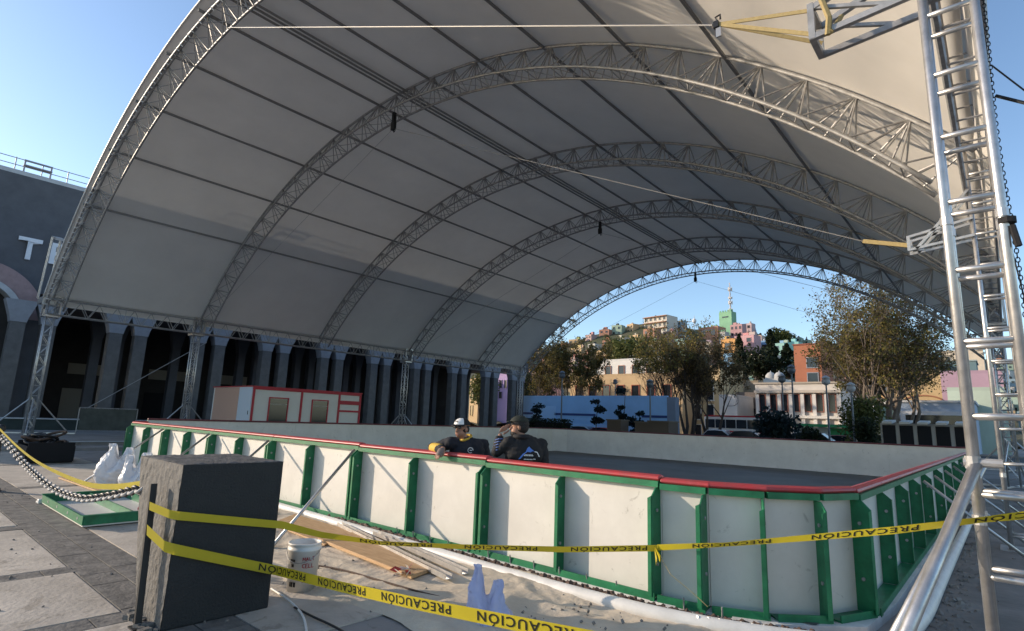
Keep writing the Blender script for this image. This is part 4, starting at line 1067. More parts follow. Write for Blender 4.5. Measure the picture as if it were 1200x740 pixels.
# print on the back and sleeve
q = J2['chest'][0]-EF*.170+EL*.05+Zv*.01
def PB(u, v): return q+EL*u+Zv*v-EF*(.012-.5*u*u*.9)
b = MB(); b.add([PB(-.075, .03), PB(-.04, .05), PB(-.02, .1), PB(.0, .12), PB(.03, .09), PB(.07, .06), PB(.045, .065), PB(.02, .05), PB(-.02, .055), PB(-.05, .03)], [(0, 1, 2, 9), (2, 3, 4, 8), (4, 5, 6, 7), (2, 4, 7, 8), (2, 8, 9)])
b.add([PB(-.075, .03), PB(-.05, .03), PB(-.10, -.03), PB(-.13, -.04)], [(0, 1, 2, 3)])
b.build('back_print', M['blueprint'], m2_)
b = MB()
for u0_, v0_, u1_, v1_ in ((.07, .06, .10, .055), (.10, .055, .13, .0), (-.06, .01, .06, .01), (-.05, .02, .05, .02), (-.06, -.035, .05, -.035), (.055, -.03, .085, -.03)):
    n_ = 6 if abs(v0_-v1_) < .001 else 1
    for i in range(n_):
        a, c_ = i/n_, (i+.7)/n_ if n_ > 1 else 1
        b.bar(PB(u0_+(u1_-u0_)*a, v0_+(v1_-v0_)*a), PB(u0_+(u1_-u0_)*c_, v0_+(v1_-v0_)*c_), .004, .011)
b.build('back_lettering', M['white'], m2_)
b = MB(); e_, w2 = J2['ell'][0], J2['wrl'][0]
for k in range(5):
    p = e_.lerp(w2, .05+.17*k); b.tube([p-EL*.05-EF*.03, p-EF*.068+Zv*.02, p+EL*.045-EF*.045+Zv*.02], .007, 5)
b.build('sleeve_print', mat('sleeve_blue', (.12, .18, .40), .7), m2_)

# ------------------------------------------------------------------ vegetation
def crown_mesh(name, pts, size, m, parent, seed, flat=.0):
    rng = np.random.RandomState(seed); n = len(pts)
    P = np.array(pts)-np.array(ORG[parent.name])
    d = rng.randn(n, 3); d /= np.linalg.norm(d, axis=1)[:, None]
    a = np.cross(d, rng.randn(n, 3)); a /= np.linalg.norm(a, axis=1)[:, None]; b = np.cross(d, a)
    s = (size*(.6+.8*rng.rand(n)))[:, None]
    v = np.empty((n, 4, 3)); v[:, 0] = P-a*s; v[:, 1] = P-b*s*.55; v[:, 2] = P+a*s; v[:, 3] = P+b*s*.55
    me = bpy.data.meshes.new(name); me.vertices.add(n*4); me.vertices.foreach_set('co', v.reshape(-1).astype(np.float32))
    me.loops.add(n*4); me.loops.foreach_set('vertex_index', np.arange(n*4, dtype=np.int32))
    me.polygons.add(n); me.polygons.foreach_set('loop_start', np.arange(0, n*4, 4, dtype=np.int32)); me.polygons.foreach_set('loop_total', np.full(n, 4, dtype=np.int32))
    me.update(); me.validate(); me.materials.append(m)
    ob = bpy.data.objects.new(name, me); COL.objects.link(ob); ob.parent = parent; ORG[ob.name] = ORG[parent.name]
    return ob
def tree(name, label, base, h, spread, stems, leaves, size, leafm, seed, cat='tree', group=None, bark='bark', r0_=.2, bare=0., twig=1.0, levels=3, tilt=.35, clear=.4, ring=.09):
    rng = random.Random(seed); base = Vector(base)
    t = thing(name, base, label, cat, group); b = MB(); tips = []
    def grow(p, d, ln, r, lev):
        n = 4 if lev < 3 else 2; pts = [p]; rs = [r]
        for i in range(n):
            d = (d+V(rng.gauss(0, .13), rng.gauss(0, .13), rng.gauss(.06, .08))).normalized()
            p = p+d*ln/n; pts.append(p); rs.append(max(.012, r*(1-.6*(i+1)/n)))
        b.tube(pts, rs, 7 if lev == 0 else 5 if lev == 1 else 3, caps=False)
        if lev >= levels:
            tips.append(pts[-1]); tips.append(pts[-2]); return
        for k in range(rng.randint(3, 5) if lev else rng.randint(5, 7)):
            i = rng.randint(1 if lev else 2, n); q = pts[i]
            o = V(rng.gauss(0, 1), rng.gauss(0, 1), rng.gauss(.3, .5)).normalized()
            grow(q, (d*.7+o*.75).normalized(), ln*rng.uniform(.42, .66), rs[i]*.6, lev+1)
        if lev: tips.append(pts[-1])
    for s in range(stems):
        a = 2*math.pi*(s+rng.random()*.6)/stems
        d = V(math.cos(a)*tilt, math.sin(a)*tilt, 1).normalized() if stems > 1 else V(rng.gauss(0, .06), rng.gauss(0, .06), 1).normalized()
        grow(base+V(math.cos(a), math.sin(a), 0)*(ring*spread*rng.uniform(.4, 1) if stems > 1 else 0), d, h*.55, r0_*rng.uniform(.7, 1.1), 0)
    zs = sorted(p.z for p in tips)[int(len(tips)*.985)]-base.z; rad = sorted(((p-base).xy.length for p in tips))[int(len(tips)*.93)]
    kz, kr = h*.96/zs, spread/rad
    def fit(p):
        p = Vector(p)-base; f_ = min(1, max(0, p.z/(h*.3))); k_ = 1+(kr-1)*f_; R2 = p.xy.length*k_
        if R2 > spread*1.08: k_ *= (spread*1.08+(R2-spread*1.08)*.25)/R2
        z = p.z*kz
        if z > h: z = h+(z-h)*.3
        return base+V(p.x*k_, p.y*k_, z)
    b.v = [tuple(fit(p)) for p in b.v]
    b.build('trunk', M[bark], t, smooth=True)
    pts = []; T_ = [fit(p) for p in tips]; T_ = [p for p in T_ if p.z-base.z > clear*h]
    # clumps: some twigs carry many leaves, some few
    wts = [rng.random()**1.6*(1-bare*.93*max(0, min(1, ((p.z-base.z)/h-.5)*2.4)))+.02 for p in T_]
    s_ = spread*.05*twig
    for p in rng.choices(T_, weights=wts, k=leaves):
        pts.append((p.x+rng.gauss(0, s_), p.y+rng.gauss(0, s_), p.z+rng.gauss(0, s_*.8)))
    crown_mesh('crown', pts, size, leafm, t, seed)
    return t
def cypress(label, base, h, r, leaves, size, seed, group='cypresses on the hill'):
    rng = random.Random(seed); base = Vector(base); t = thing('cypress_tree', base, label, 'tree', group)
    MB().tube([base, base+V(0, 0, h*.9)], [r*.18, .03], 6).build('trunk', M['bark'], t)
    pts = []
    for _ in range(leaves):
        v = rng.random()**.8; rr = r*(1-v)**.75*min(1, .35+v*5)*(.55+.45*rng.random()**.5)*(1+.25*math.sin(v*23+seed)); a = rng.random()*6.283
        pts.append((base.x+rr*math.cos(a), base.y+rr*math.sin(a), base.z+h*(.03+.97*v)))
    crown_mesh('crown', pts, size, M['leaf_dark'], t, seed); return t
def bush(label, base, h, r, leaves, size, m, seed, name='shrub', group=None):
    rng = random.Random(seed); base = Vector(base); t = thing(name, base, label, 'shrub', group)
    b = MB(); pts = []
    lobes = []
    for k in range(9):
        a = rng.random()*6.28; q = base+V(math.cos(a)*r*.5*rng.random(), math.sin(a)*r*.5*rng.random(), h*rng.uniform(.35, .8)); lobes.append((q, rng.uniform(.3, .55)))
        b.tube([base, base.lerp(q, .5)+V(0, 0, .1), q], [.05*h*.3, .03*h*.3, .01], 5)
    b.build('stem', M['bark'], t)
    for _ in range(leaves):
        q, s_ = lobes[rng.randrange(9)]; d = V(rng.gauss(0, 1), rng.gauss(0, 1), rng.gauss(0, 1)).normalized()*rng.random()**.33
        p = q+V(d.x*r*s_*1.1, d.y*r*s_*1.1, d.z*h*s_*.75)
        if p.z > base.z: pts.append(tuple(p))
    crown_mesh('foliage', pts, size, m, t, seed); return t
def gnd(px, y): p = onp(px, 480, 1, y); p.z = 0; return p
# row left of the beige building
lt = 'leafy trees behind the blue hoarding'
tree('tree', 'dark leafy tree at the left end of the blue hoarding', gnd(640, 60), 12.0, 3.6, 3, 9000, .12, M['leaf_olive'], 11, group=lt, r0_=.2, clear=.42, levels=4)
tree('tree', 'tall dense olive tree second from the left behind the hoarding', gnd(664, 58), 14.2, 4.0, 3, 9500, .12, M['leaf_olive'], 12, group=lt, r0_=.22, clear=.42, levels=4)
tree('tree', 'greener tree touching the left edge of the beige building', gnd(686, 62), 12.8, 3.0, 2, 6000, .12, M['leaf_olive'], 13, group=lt, r0_=.22, clear=.45, levels=4)
tree('tree', 'shady low crowned tree behind the hoarding, nearest the arcade', gnd(622, 66), 10.5, 3.4, 3, 7000, .13, M['leaf_dark'], 14, group=lt, r0_=.2, clear=.35)
rtg = 'brownish trees right of the beige building'
tree('tree', 'sparse yellowing tree in front of the beige building', gnd(798, 52), 11.9, 3.9, 3, 6800, .095, M['leaf_autumn'], 21, group=rtg, r0_=.2, bare=.4, clear=.57, levels=4)
tree('tree', 'brown leaved tree in the middle of the street row', gnd(808, 54), 11.6, 3.9, 3, 9500, .095, M['leaf_brown'], 22, group=rtg, r0_=.2, bare=.4, clear=.5, levels=4)
tree('tree', 'dark brown leaved tree ending the street row by the bus', gnd(834, 55), 10.6, 3.3, 3, 9500, .095, M['leaf_brown'], 23, group=rtg, r0_=.2, bare=.1, clear=.45, levels=4)
tree('tree', 'bare topped thin tree close to the wide flats on the hill', gnd(782, 58), 12.8, 3.2, 2, 2400, .09, M['leaf_autumn'], 24, group=rtg, r0_=.18, bare=.7, clear=.6, levels=4)
tree('tree', 'huge half bare autumn tree with many pale trunks on the right', gnd(1024, 56), 15.8, 6.3, 7, 30000, .10, M['leaf_big'], 31, r0_=.27, bare=.9, bark='barkpale', tilt=.42, levels=4, clear=.3, ring=.2)
tree('tree', 'slimmer bare tree leaning against the huge autumn tree', gnd(1046, 58), 14.6, 5.0, 5, 11000, .09, M['leaf_brown'], 32, r0_=.24, bare=.85, bark='barkpale', tilt=.3, levels=4, clear=.42, ring=.26)
bush('round green bush below the huge autumn tree', gnd(1006, 50), 4.2, 2.3, 3200, .13, M['leaf_green'], 41)
bush('dark clipped hedge ball under the round green bush', gnd(1014, 46), 2.6, 1.3, 2200, .1, M['leaf_dark'], 42)
bush('drooping dark palm like plant in front of the columned house', gnd(909, 43), 3.4, 2.0, 1500, .17, M['leaf_blue'], 43)
bush('low dark shrub right of the palm like plant', gnd(946, 46), 2.0, 1.3, 1000, .14, M['leaf_dark'], 44)
for px, h, sd_, lab in ((730, 4.6, 45, 'tall blue black potted conifer before the hoarding'), (698, 3.9, 46, 'thin stemmed young tree before the hoarding'), (742, 2.6, 47, 'short blue black conifer beside the tall potted one'), (628, 3.3, 48, 'dark plant at the left end of the hoarding')):
    p = gnd(px, 44); t = thing('young_conifer', p, lab, 'young tree', 'small trees before the hoarding'); rng = random.Random(sd_)
    MB().tube([p, p+V(.1, 0, h*.5), p+V(.25, 0, h)], [.05, .04, .015], 5).build('trunk', M['bark'], t)
    pts = []
    for k in range(6):
        q = p+V(rng.uniform(-.55, .65), rng.uniform(-.4, .4), h*rng.uniform(.35, 1.0)); rr = rng.uniform(.3, .55)
        for _ in range(150):
            d_ = V(rng.gauss(0, 1), rng.gauss(0, 1), rng.gauss(0, .6)); d_ = d_.normalized()*rr*rng.random()**.4*(1+.5*noise.noise(d_*2+q)); pts.append((q.x+d_.x, q.y+d_.y, q.z+d_.z*.7))
    crown_mesh('foliage', pts, .12, M['leaf_blue'], t, sd_)

# ------------------------------------------------------------------ hill
def hor(x): return 492.9+.0373*(x-600)
SKY = [(400, 425), (560, 420), (640, 412), (700, 392), (760, 378), (800, 384), (840, 388), (880, 390), (910, 398), (940, 404), (980, 408), (1040, 414), (1090, 417), (1140, 420), (1240, 425), (1500, 440)]
def sky(x):
    for (a, ya), (b, yb) in zip(SKY, SKY[1:]):
        if a <= x <= b: return ya+(yb-ya)*(x-a)/(b-a)
    return SKY[0][1] if x < SKY[0][0] else SKY[-1][1]
D0, D1 = 92., 300.
def dep(t): return D0+(D1-D0)*t
def hillpt(x, t): return at(x, hor(x)+6-(hor(x)+6-sky(x))*t, dep(t))
rows = []
for i in range(29):
    t = i/22
    row = []
    for x in range(380, 1520, 12):
        if t <= 1: p = hillpt(x, t)
        else:
            p0 = hillpt(x, 1.0); p = CAMP+(p0-CAMP)*(1+(t-1)*1.2); p.z = p0.z-(t-1)*90
        p.z += .5*math.sin(x*.13+i*1.7); row.append(p)
    rows.append(row)
kind(MB().sheet(rows).build('hill', M['hill'], smooth=True))

# ------------------------------------------------------------------ buildings
def bld(name, label, c, wx, dy, h, col, wins=(), yaw=0., roof=None, group=None, sink=4., cat='house', framec=None, parapet=.35, sills=False):
    """c = bottom centre of the facade; facade normal = -Y rotated by yaw. wins = (u0,u1,v0,v1) fractions"""
    c = Vector(c); a = V(math.cos(yaw), math.sin(yaw), 0); n = V(math.sin(yaw), -math.cos(yaw), 0)
    t = thing(name, c, label, cat, group)
    MB().box(c-n*dy/2+Zv*((h-sink)/2), (wx, dy, h+sink), (a, n, Zv)).build('wall', wall(col), t)
    if roof is not None:
        MB().box(c-n*dy/2+Zv*(h+.1), (wx+.3, dy+.3, .2), (a, n, Zv)).build('roof', wall(roof), t)
    if sink >= 6:
        rr_ = random.Random(int(c.x*7+c.y*13))
        for q_ in range(rr_.randint(1, 2)):
            pu, pv = rr_.uniform(-.35, .35), rr_.uniform(.2, .8); pb = c-n*dy*pv+a*pu*wx+Zv*(h+.02)
            if rr_.random() < .55: MB().lathe(pb, [(.55, 0), (.6, .1), (.6, 1.1), (.3, 1.4), (.12, 1.5)], 10).build('water_tank', M['black'] if rr_.random() < .6 else wall((.5, .48, .45)), t)
            else: MB().box(pb+Zv*.9, (wx*.3, dy*.3, 1.8), (a, n, Zv)).build('roof_room', wall(tuple(min(.8, x*rr_.uniform(.7, 1.2)) for x in col)), t)
    if parapet and roof is None:
        b = MB()
        b.box(c-n*.1+Zv*(h+parapet/2), (wx, .2, parapet), (a, n, Zv)); b.box(c-n*(dy-.1)+Zv*(h+parapet/2), (wx, .2, parapet), (a, n, Zv))
        for s in (-1, 1): b.box(c-n*dy/2+a*s*(wx/2-.1)+Zv*(h+parapet/2), (.2, dy-.4, parapet), (a, n, Zv))
        b.build('parapet', wall(tuple(x*.9 for x in col)), t)
    for (u0_, u1_, v0_, v1_) in wins:
        cc = c+a*((u0_+u1_)/2-.5)*wx+Zv*((v0_+v1_)/2*h); ww, hh = (u1_-u0_)*wx, (v1_-v0_)*h
        f_ = MB(); e = max(.06, .08*ww)
        for s in (-1, 1):
            f_.box(cc+n*.04+a*s*(ww/2+e/2), (e, .14, hh+2*e), (a, n, Zv)); f_.box(cc+n*.04+Zv*s*(hh/2+e/2), (ww, .138, e), (a, n, Zv))
        wo = f_.build('window', wall(framec if framec else tuple(x*.8 for x in col)), t)
        p_ = MB().box(cc+n*.012, (ww, .03, hh), (a, n, Zv)); p_.build('pane', M['glass'], wo)
        if sills: MB().box(cc+n*.1-Zv*(hh/2+e*1.3), (ww+.3, .25, .1), (a, n, Zv)).build('sill', wall((.7, .68, .62)), wo)
    return t
def facade(x0, x1, ytop, Y, zb=0.):
    p, q = onp(x0, 480, 1, Y), onp(x1, 480, 1, Y); m_ = onp((x0+x1)/2, ytop, 1, Y)
    return V((p.x+q.x)/2, Y, zb), abs(q.x-p.x), m_.z-zb
# blue hoarding
c, wx, h = facade(604, 782, 464, 48)
bh = thing('blue_hoarding', c, 'long bright blue hoarding wall with a navy stripe', 'hoarding')
MB().box(c+V(0, .15, h/2), (wx, .3, h)).build('wall', M['wallblue'], bh)
MB().box(c+V(0, .15, .5), (wx+.1, .36, 1.0)).build('plinth', wall((.35, .35, .36)), bh)
for u0_, u1_ in ((-.5, -.36), (-.2, .08), (.36, .5)): MB().box(c+V((u0_+u1_)/2*wx, -.02, h*.56), ((u1_-u0_)*wx, .03, .22)).build('stripe', M['navy'], bh)
MB().box(c+V(-.27*wx, -.02, h*.6), (wx*.16, .03, 1.3)).build('patch', M['wallblue2'], bh)
MB().box(c+V(.1*wx, -.02, h*.25), (wx*.4, .025, .9)).build('patch', M['wallblue2'], bh)
MB().box(c+V(wx*.5+.42, .3, h*.48), (.8, .8, h*.98)).build('door_bay', wall((.20, .25, .33)), bh)
# beige and white building behind
c, wx, h = facade(668, 800, 441, 72)
wn = [(.06+.132*k, .06+.132*k+.06, .52, .84) for k in range(7)]
bld('beige_house', 'wide beige street house with tall red framed windows behind the hoarding', c, wx, 10, h, (.58, .40, .22), wn+[(a, b_, .08, .40) for a, b_, _, _ in wn], framec=(.40, .12, .07), cat='building')
c2, wx2, h2 = facade(700, 778, 423, 75)
bld('white_attic', 'white set back upper storey standing on the beige house', (c2.x, 75, h), wx2, 6, h2-h, (.72, .69, .64), [(.13+.21*k, .13+.21*k+.085, .2, .72) for k in range(4)], framec=(.42, .2, .13), sink=.0, cat='building')
c, wx, h = facade(795, 845, 432, 76)
bld('cream_house', 'cream house with white balconied floors seen between brown tree trunks', c, wx, 9, h, (.60, .44, .24), [(.1+.3*k, .1+.3*k+.14, .55, .82) for k in range(3)]+[(.1+.3*k, .1+.3*k+.14, .28, .48) for k in range(3)]+[(.1+.3*k, .1+.3*k+.14, .03, .2) for k in range(3)], framec=(.75, .72, .66), sills=True, cat='building')
# ruin and low white wall
c, wx, h = facade(843, 864, 466, 70)
bld('white_garage', 'low peeling white building with an arched doorway beside the ruin', c, wx, 8, h, (.62, .60, .57), [(.1, .85, .05, .5)], cat='building')
c, wx, h = facade(863, 888, 463, 76)
bld('roofless_ruin', 'roofless dark stone ruin left of the columned white house', c, wx, 8, h, (.16, .13, .11), [(.2, .42, .45, .75), (.7, .9, .4, .7)], framec=(.12, .10, .09), cat='building')
c, wx, h = facade(848, 890, 449, 88)
bld('rubble_wall', 'tan rubble retaining wall above the roofless ruin', c, wx, 4, h, (.33, .26, .18), cat='wall')
# columned white house
c, wx, h = facade(886, 988, 450, 70)
wn = []
for r_ in (.55, .07):
    for k in range(7): wn.append((.055+.134*k, .055+.134*k+.066, r_, r_+.27))
cw = bld('columned_house', 'two storey white house with red framed windows and white piers', c, wx, 9, h, (.66, .60, .53), wn, framec=(.42, .16, .12), parapet=0, roof=(.45, .38, .30), cat='building')
for k in range(8):
    MB().box(c+V((.024+.134*k-.5)*wx+.05, -.12, h*.42), (.36, .24, h*.84)).build('pier', wall((.74, .70, .65)), cw)
MB().box(c+V(0, -.2, h*.46), (wx, .45, .3)).build('cornice', wall((.72, .68, .62)), cw)
MB().box(c+V(0, -.25, h*.87), (wx, .5, .3)).build('cornice', wall((.55, .48, .40)), cw)
# chapel with two little domes
c, wx, h = facade(896, 920, 447, 84)
cp_ = bld('domed_chapel', 'small white chapel with two little domes above the columned house', c, wx, 6, h, (.70, .66, .60), [(.1, .35, .84, .94)], cat='chapel')
for s in (-.22, .2): MB().lathe(c+V(s*wx, 1, h), [(.75, 0), (.8, .4), (.7, .9), (.42, 1.25), (.1, 1.4), (.03, 1.6)], 14).build('dome', wall((.46, .44, .41)), cp_, smooth=True)
# brick
c, wx, h = facade(934, 966, 404, 100)
bld('brick_block', 'tall terracotta brick block with two barred windows on the hill', c, wx, 8, h, (.42, .155, .085), [(.48, .85, .76, .86), (.48, .85, .60, .70)], framec=(.3, .3, .32), roof=(.28, .10, .07), cat='building')
# right side
c, wx, h = facade(1052, 1142, 472, 66)
bld('shop_row', 'long low pale blue building with a white roof edge behind the market stall', c, wx, 9, h, (.40, .48, .60), [(.1, .9, .35, .75)], roof=(.72, .70, .68), framec=(.6, .62, .66), cat='building')
c, wx, h = facade(1050, 1106, 437, 80)
mw = bld('ochre_mural_wall', 'big ochre wall with faint brown curves next to a pink wall', c, wx, 4, h, (.56, .38, .19), cat='wall')
for k, (u, v, r_) in enumerate(((.1, .62, 1.4), (-.12, .55, 1.0))):
    MB().tube([c+V(u*wx+r_*math.cos(g)*1.3, -.03, h*v+r_*.5*math.sin(g)) for g in [.3+i*2.5/10 for i in range(11)]], .09, 5).build('mural_curve', wall((.35, .15, .08)), mw)
c, wx, h = facade(1106, 1180, 438, 80)
bld('pink_wall', 'mauve pink wall with one small window right of the ochre wall', c, wx, 4, h, (.48, .31, .37), [(.30, .42, .70, .83)], cat='wall')
c, wx, h = facade(1112, 1180, 458, 74)
bld('mint_house', 'pale mint flat roofed house seen through the ladder towers', c, wx, 4, h, (.48, .55, .44), cat='house')
c, wx, h = facade(1070, 1100, 422, 104)
bld('blue_grey_house', 'blue grey gabled house above the ochre wall', c, wx, 7, h, (.30, .36, .40), [(.3, .6, .78, .9)], roof=(.5, .5, .47))
c, wx, h = facade(1098, 1150, 424, 112)
bld('grey_green_house', 'long dark teal house above the pink wall', c, wx, 7, h, (.16, .24, .25), [(.3, .7, .85, .93)], roof=(.35, .40, .38))
c, wx, h = facade(1110, 1160, 412, 150)
bld('cream_hill_house', 'cream sloping house on the skyline beside the near tower', c, wx, 8, h, (.62, .52, .40), [(.1, .2, .9, .95)])
# specific hill houses: (x0,x1,ytop,ybot,t,colour,label,nwin cols,rows)
HY = -.16
HS = [(753, 783, 371, 392, .93, (.60, .55, .47), 'wide pale block of flats with stacked terraces on the hilltop', 5, 3),
      (843, 858, 366, 391, .97, (.20, .46, .26), 'bright green tower block under the antenna mast on the hilltop', 0, 0),
      (856, 870, 381, 396, .92, (.52, .27, .27), 'salmon pink cubic house below the antenna mast', 3, 2),
      (868, 881, 380, 395, .95, (.56, .38, .38), 'pale pink house next to a sky blue one near the summit', 2, 2),
      (878, 884, 386, 396, .96, (.12, .36, .62), 'narrow sky blue house near the summit', 1, 1),
      (845, 862, 398, 417, .70, (.66, .30, .05), 'orange ochre house with a round window mid slope', 1, 1),
      (861, 884, 394, 416, .72, (.56, .29, .31), 'rose pink house with a big arched panel mid slope', 2, 2),
      (882, 893, 394, 416, .76, (.58, .40, .30), 'peach house left of the dark cypress pair', 1, 2),
      (890, 902, 400, 418, .74, (.16, .36, .62), 'blue gabled house directly behind the tall cypress', 1, 1),
      (908, 922, 403, 414, .80, (.28, .55, .48), 'mint green house left of the turquoise one', 2, 1),
      (920, 936, 402, 418, .70, (.20, .55, .50), 'turquoise house beside the brick block', 2, 1),
      (848, 866, 415, 430, .55, (.14, .34, .56), 'low blue roofed house behind the first cypress', 1, 1),
      (866, 905, 417, 426, .50, (.48, .44, .38), 'long grey beige retaining house below the rose pink one', 4, 1),
      (818, 842, 384, 398, .90, (.46, .20, .11), 'rust brown house left of the green tower block', 2, 1),
      (836, 850, 390, 400, .88, (.40, .38, .36), 'grey shed with dark opening below the green tower block', 1, 1),
      (790, 802, 398, 412, .72, (.30, .50, .44), 'pale teal house glimpsed through brown tree crowns', 2, 2)]
for (x0, x1, yt, yb, t, col, lab, nc, nr) in HS:
    g_ = sum(col)/3; col = tuple(c_*.78+g_*.22 for c_ in col)
    d = dep(t); p0, p1 = at(x0, yb, d), at(x1, yb, d); c = (p0+p1)/2
    wx = (p1-p0).length*1.05; h = (yb-yt)*d/F
    wn = [((i+.28)/max(1, nc), (i+.72)/max(1, nc), (j_+.35)/max(1, nr), (j_+.78)/max(1, nr)) for i in range(nc) for j_ in range(nr)]
    q = bld('hill_house', lab, c, wx, wx*.7, h, col, wn, yaw=HY, group='painted houses on the hillside', sink=8)
    if 'flats' in lab:
        for j_ in range(3):
            MB().box(c+V(0, -.8, h*(j_+1)/3-.2), (wx*1.04, 1.2, .3), (V(math.cos(HY), math.sin(HY), 0), V(-math.sin(HY), math.cos(HY), 0), Zv)).build('terrace', wall((.36, .19, .13)), q)
    if 'green tower' in lab:
        a = V(math.cos(HY), math.sin(HY), 0); n = V(a.y, -a.x, 0)
        for k in range(5): MB().box(c+a*((k+.5)/5-.5)*wx+Zv*(h+.7)-n*.3, (.7, .4, .9), (a, n, Zv)).build('merlon', wall((.18, .40, .24)), q)
        MB().box(c+Zv*h*.78+n*.06, (wx*.5, .1, .7), (a, n, Zv)).build('slit_window', M['glass'], q)
    if 'arched' in lab:
        b = MB(); a = V(math.cos(HY), math.sin(HY), 0); n = V(a.y, -a.x, 0)
        o_ = c+a*wx*.12+n*.1; R2 = wx*.2
        b.prism([o_+a*R2*math.cos(g)+Zv*(h*.3+R2*.8*math.sin(g)) for g in [i*math.pi/10 for i in range(11)]]+[o_-a*R2, o_+a*R2], n*.15); b.build('arched_panel', wall((.66, .42, .44)), q)
# fillers on the slope
PAL = [((.50, .30, .27), 'pinkish'), ((.52, .42, .28), 'sandy'), ((.60, .56, .50), 'whitewashed'), ((.40, .17, .10), 'brick red'), ((.26, .40, .48), 'dusty blue'), ((.60, .38, .16), 'ochre'), ((.30, .42, .30), 'pale green')]
rng = random.Random(77); taken = [(x0-4, x1+4, t) for x0, x1, _, _, t, *_ in HS]
cnt = 0
for t in (.96, .84, .74, .64, .52, .4, .28, .16):
    x = 590+rng.random()*15
    while x < 1215:
        wpx = rng.uniform(11, 18)*(1.35-.5*t)
        if not any(a-wpx < x < b_ and abs(t-tt) < .07 for a, b_, tt in taken) and rng.random() < .92 and not (x > 980 and t > .9 and rng.random() < .4):
            col, cn = rng.choice(PAL); d = dep(t); yb = hor(x)+6-(hor(x)+6-sky(x))*t+1; p0, p1 = at(x, yb, d), at(x+wpx, yb, d); wx = (p1-p0).length; h = rng.uniform(.55, .95)*wx
            h = max(4.2, min(8.5, h)); k = rng.uniform(.85, 1.1); nw = 2 if wx < 8 else 3
            wn = [((i+.3)/nw, (i+.68)/nw, (j_+.35)/2, (j_+.75)/2) for i in range(nw) for j_ in range(2)]
            bld('hill_house', 'small '+cn+' house packed among its neighbours on the slope', (p0+p1)/2, wx, wx*.8, h, tuple((c_*.72+sum(col)/3*.28)*k for c_ in col), wn, yaw=rng.uniform(-.35, .1), group=cn+' filler houses on the slope', sink=6); cnt += 1
        x += wpx+rng.uniform(-2, 9)
# antenna mast
d = dep(.98); p = at(857, 388, d); hm = (388-330)*d/F
am = thing('antenna_mast', p, 'tall red and white antenna mast crowning the hill', 'antenna mast')
b = MB(); b.tube([p+V(0, 0, -2), p+V(0, 0, hm)], [.55, .18], 6)
for k in range(12): b.tube([p+V(.5, 0, hm*k/12), p+V(-.5, 0, hm*(k+1)/12)], .08, 4)
b.build('mast', wall((.55, .50, .48)), am)
for k, zz in enumerate((.42, .58, .68, .86)):
    b = MB()
    for a in range(3): b.box(p+V(math.cos(a*2.1)*.9, math.sin(a*2.1)*.9, hm*zz), (.5, .5, 2.0 if k != 2 else 1.2))
    b.tube([p+V(-.6, -.5, hm*zz), p+V(.6, -.5, hm*zz)], .5, 10)
    b.build('aerial', wall((.66, .64, .62)), am)
MB().box(p+V(.3, 0, hm*.2), (1.6, 1.6, 2.6)).build('cabin', wall((.35, .25, .2)), am)
d = dep(.97); p = at(814, 390, d)
a2_ = thing('small_aerial', p, 'small white dish aerial left of the green tower block', 'aerial'); MB().tube([p+V(0, 0, -3), p+V(0, 0, 9)], .14, 5).build('pole', wall((.6, .6, .6)), a2_); MB().lathe(p+V(0, 0, 5), [(.2, 0), (1.0, .6), (1.1, 1.8), (.3, 2.6)], 10).build('dish', wall((.72, .70, .68)), a2_)
# hill trees
def hb(x, yb, t): return at(x, yb, dep(t))
cypress('tall dark cypress left of the rose pink house', at(868, 452, 104), 9.6, 1.9, 3600, .25, 1)
cypress('tall dark cypress in front of the blue gabled house', at(905, 442, 112), 9.6, 2.1, 3600, .27, 2)
cypress('shorter cypress left of the brick block', at(924, 444, 106), 6.6, 2.6, 2600, .27, 3)
cypress('tiny pointed cypress on the skyline right of the summit', hb(885, 396, .97), 5, 1.2, 500, .4, 4)
bush('big rounded tree on the skyline above the turquoise house', hb(919, 408, .93), 9.5, 9, 2600, .6, M['leaf_green'], 51, 'hill_tree', 'trees on the hill')
bush('dark tree mass between the two tall cypresses', at(887, 452, 108), 7, 5.0, 2600, .3, M['leaf_dark'], 52, 'hill_tree', 'trees on the hill')
bush('dark rounded tree in front of the brick block', at(951, 448, 96), 5.6, 3.2, 2000, .26, M['leaf_dark'], 53, 'hill_tree', 'trees on the hill')
bush('green tree left of the wide flats on the hill', hb(722, 430, .5), 10, 6, 2600, .4, M['leaf_green'], 54, 'hill_tree', 'trees on the hill')
bush('green hedge trees above the beige house roof', at(738, 424, 92), 4, 6, 1800, .3, M['leaf_green'], 55, 'hill_tree', 'trees on the hill')
bush('scrubby olive bank below the ochre wall', at(1085, 468, 76), 3.4, 6.5, 2400, .22, M['leaf_olive'], 56, 'hill_tree', 'trees on the hill')
rng = random.Random(3)
for k in range(22):
    x = rng.uniform(600, 1200); t = rng.uniform(.2, .9); yb = hor(x)+6-(hor(x)+6-sky(x))*t+2
    bush('small dark tree tucked between houses on the slope', at(x, yb, dep(t)), rng.uniform(5, 7.5), rng.uniform(2.5, 4), 700, .42, M['leaf_dark'] if k % 2 else M['leaf_green'], 100+k, 'hill_tree', 'small trees between hill houses')
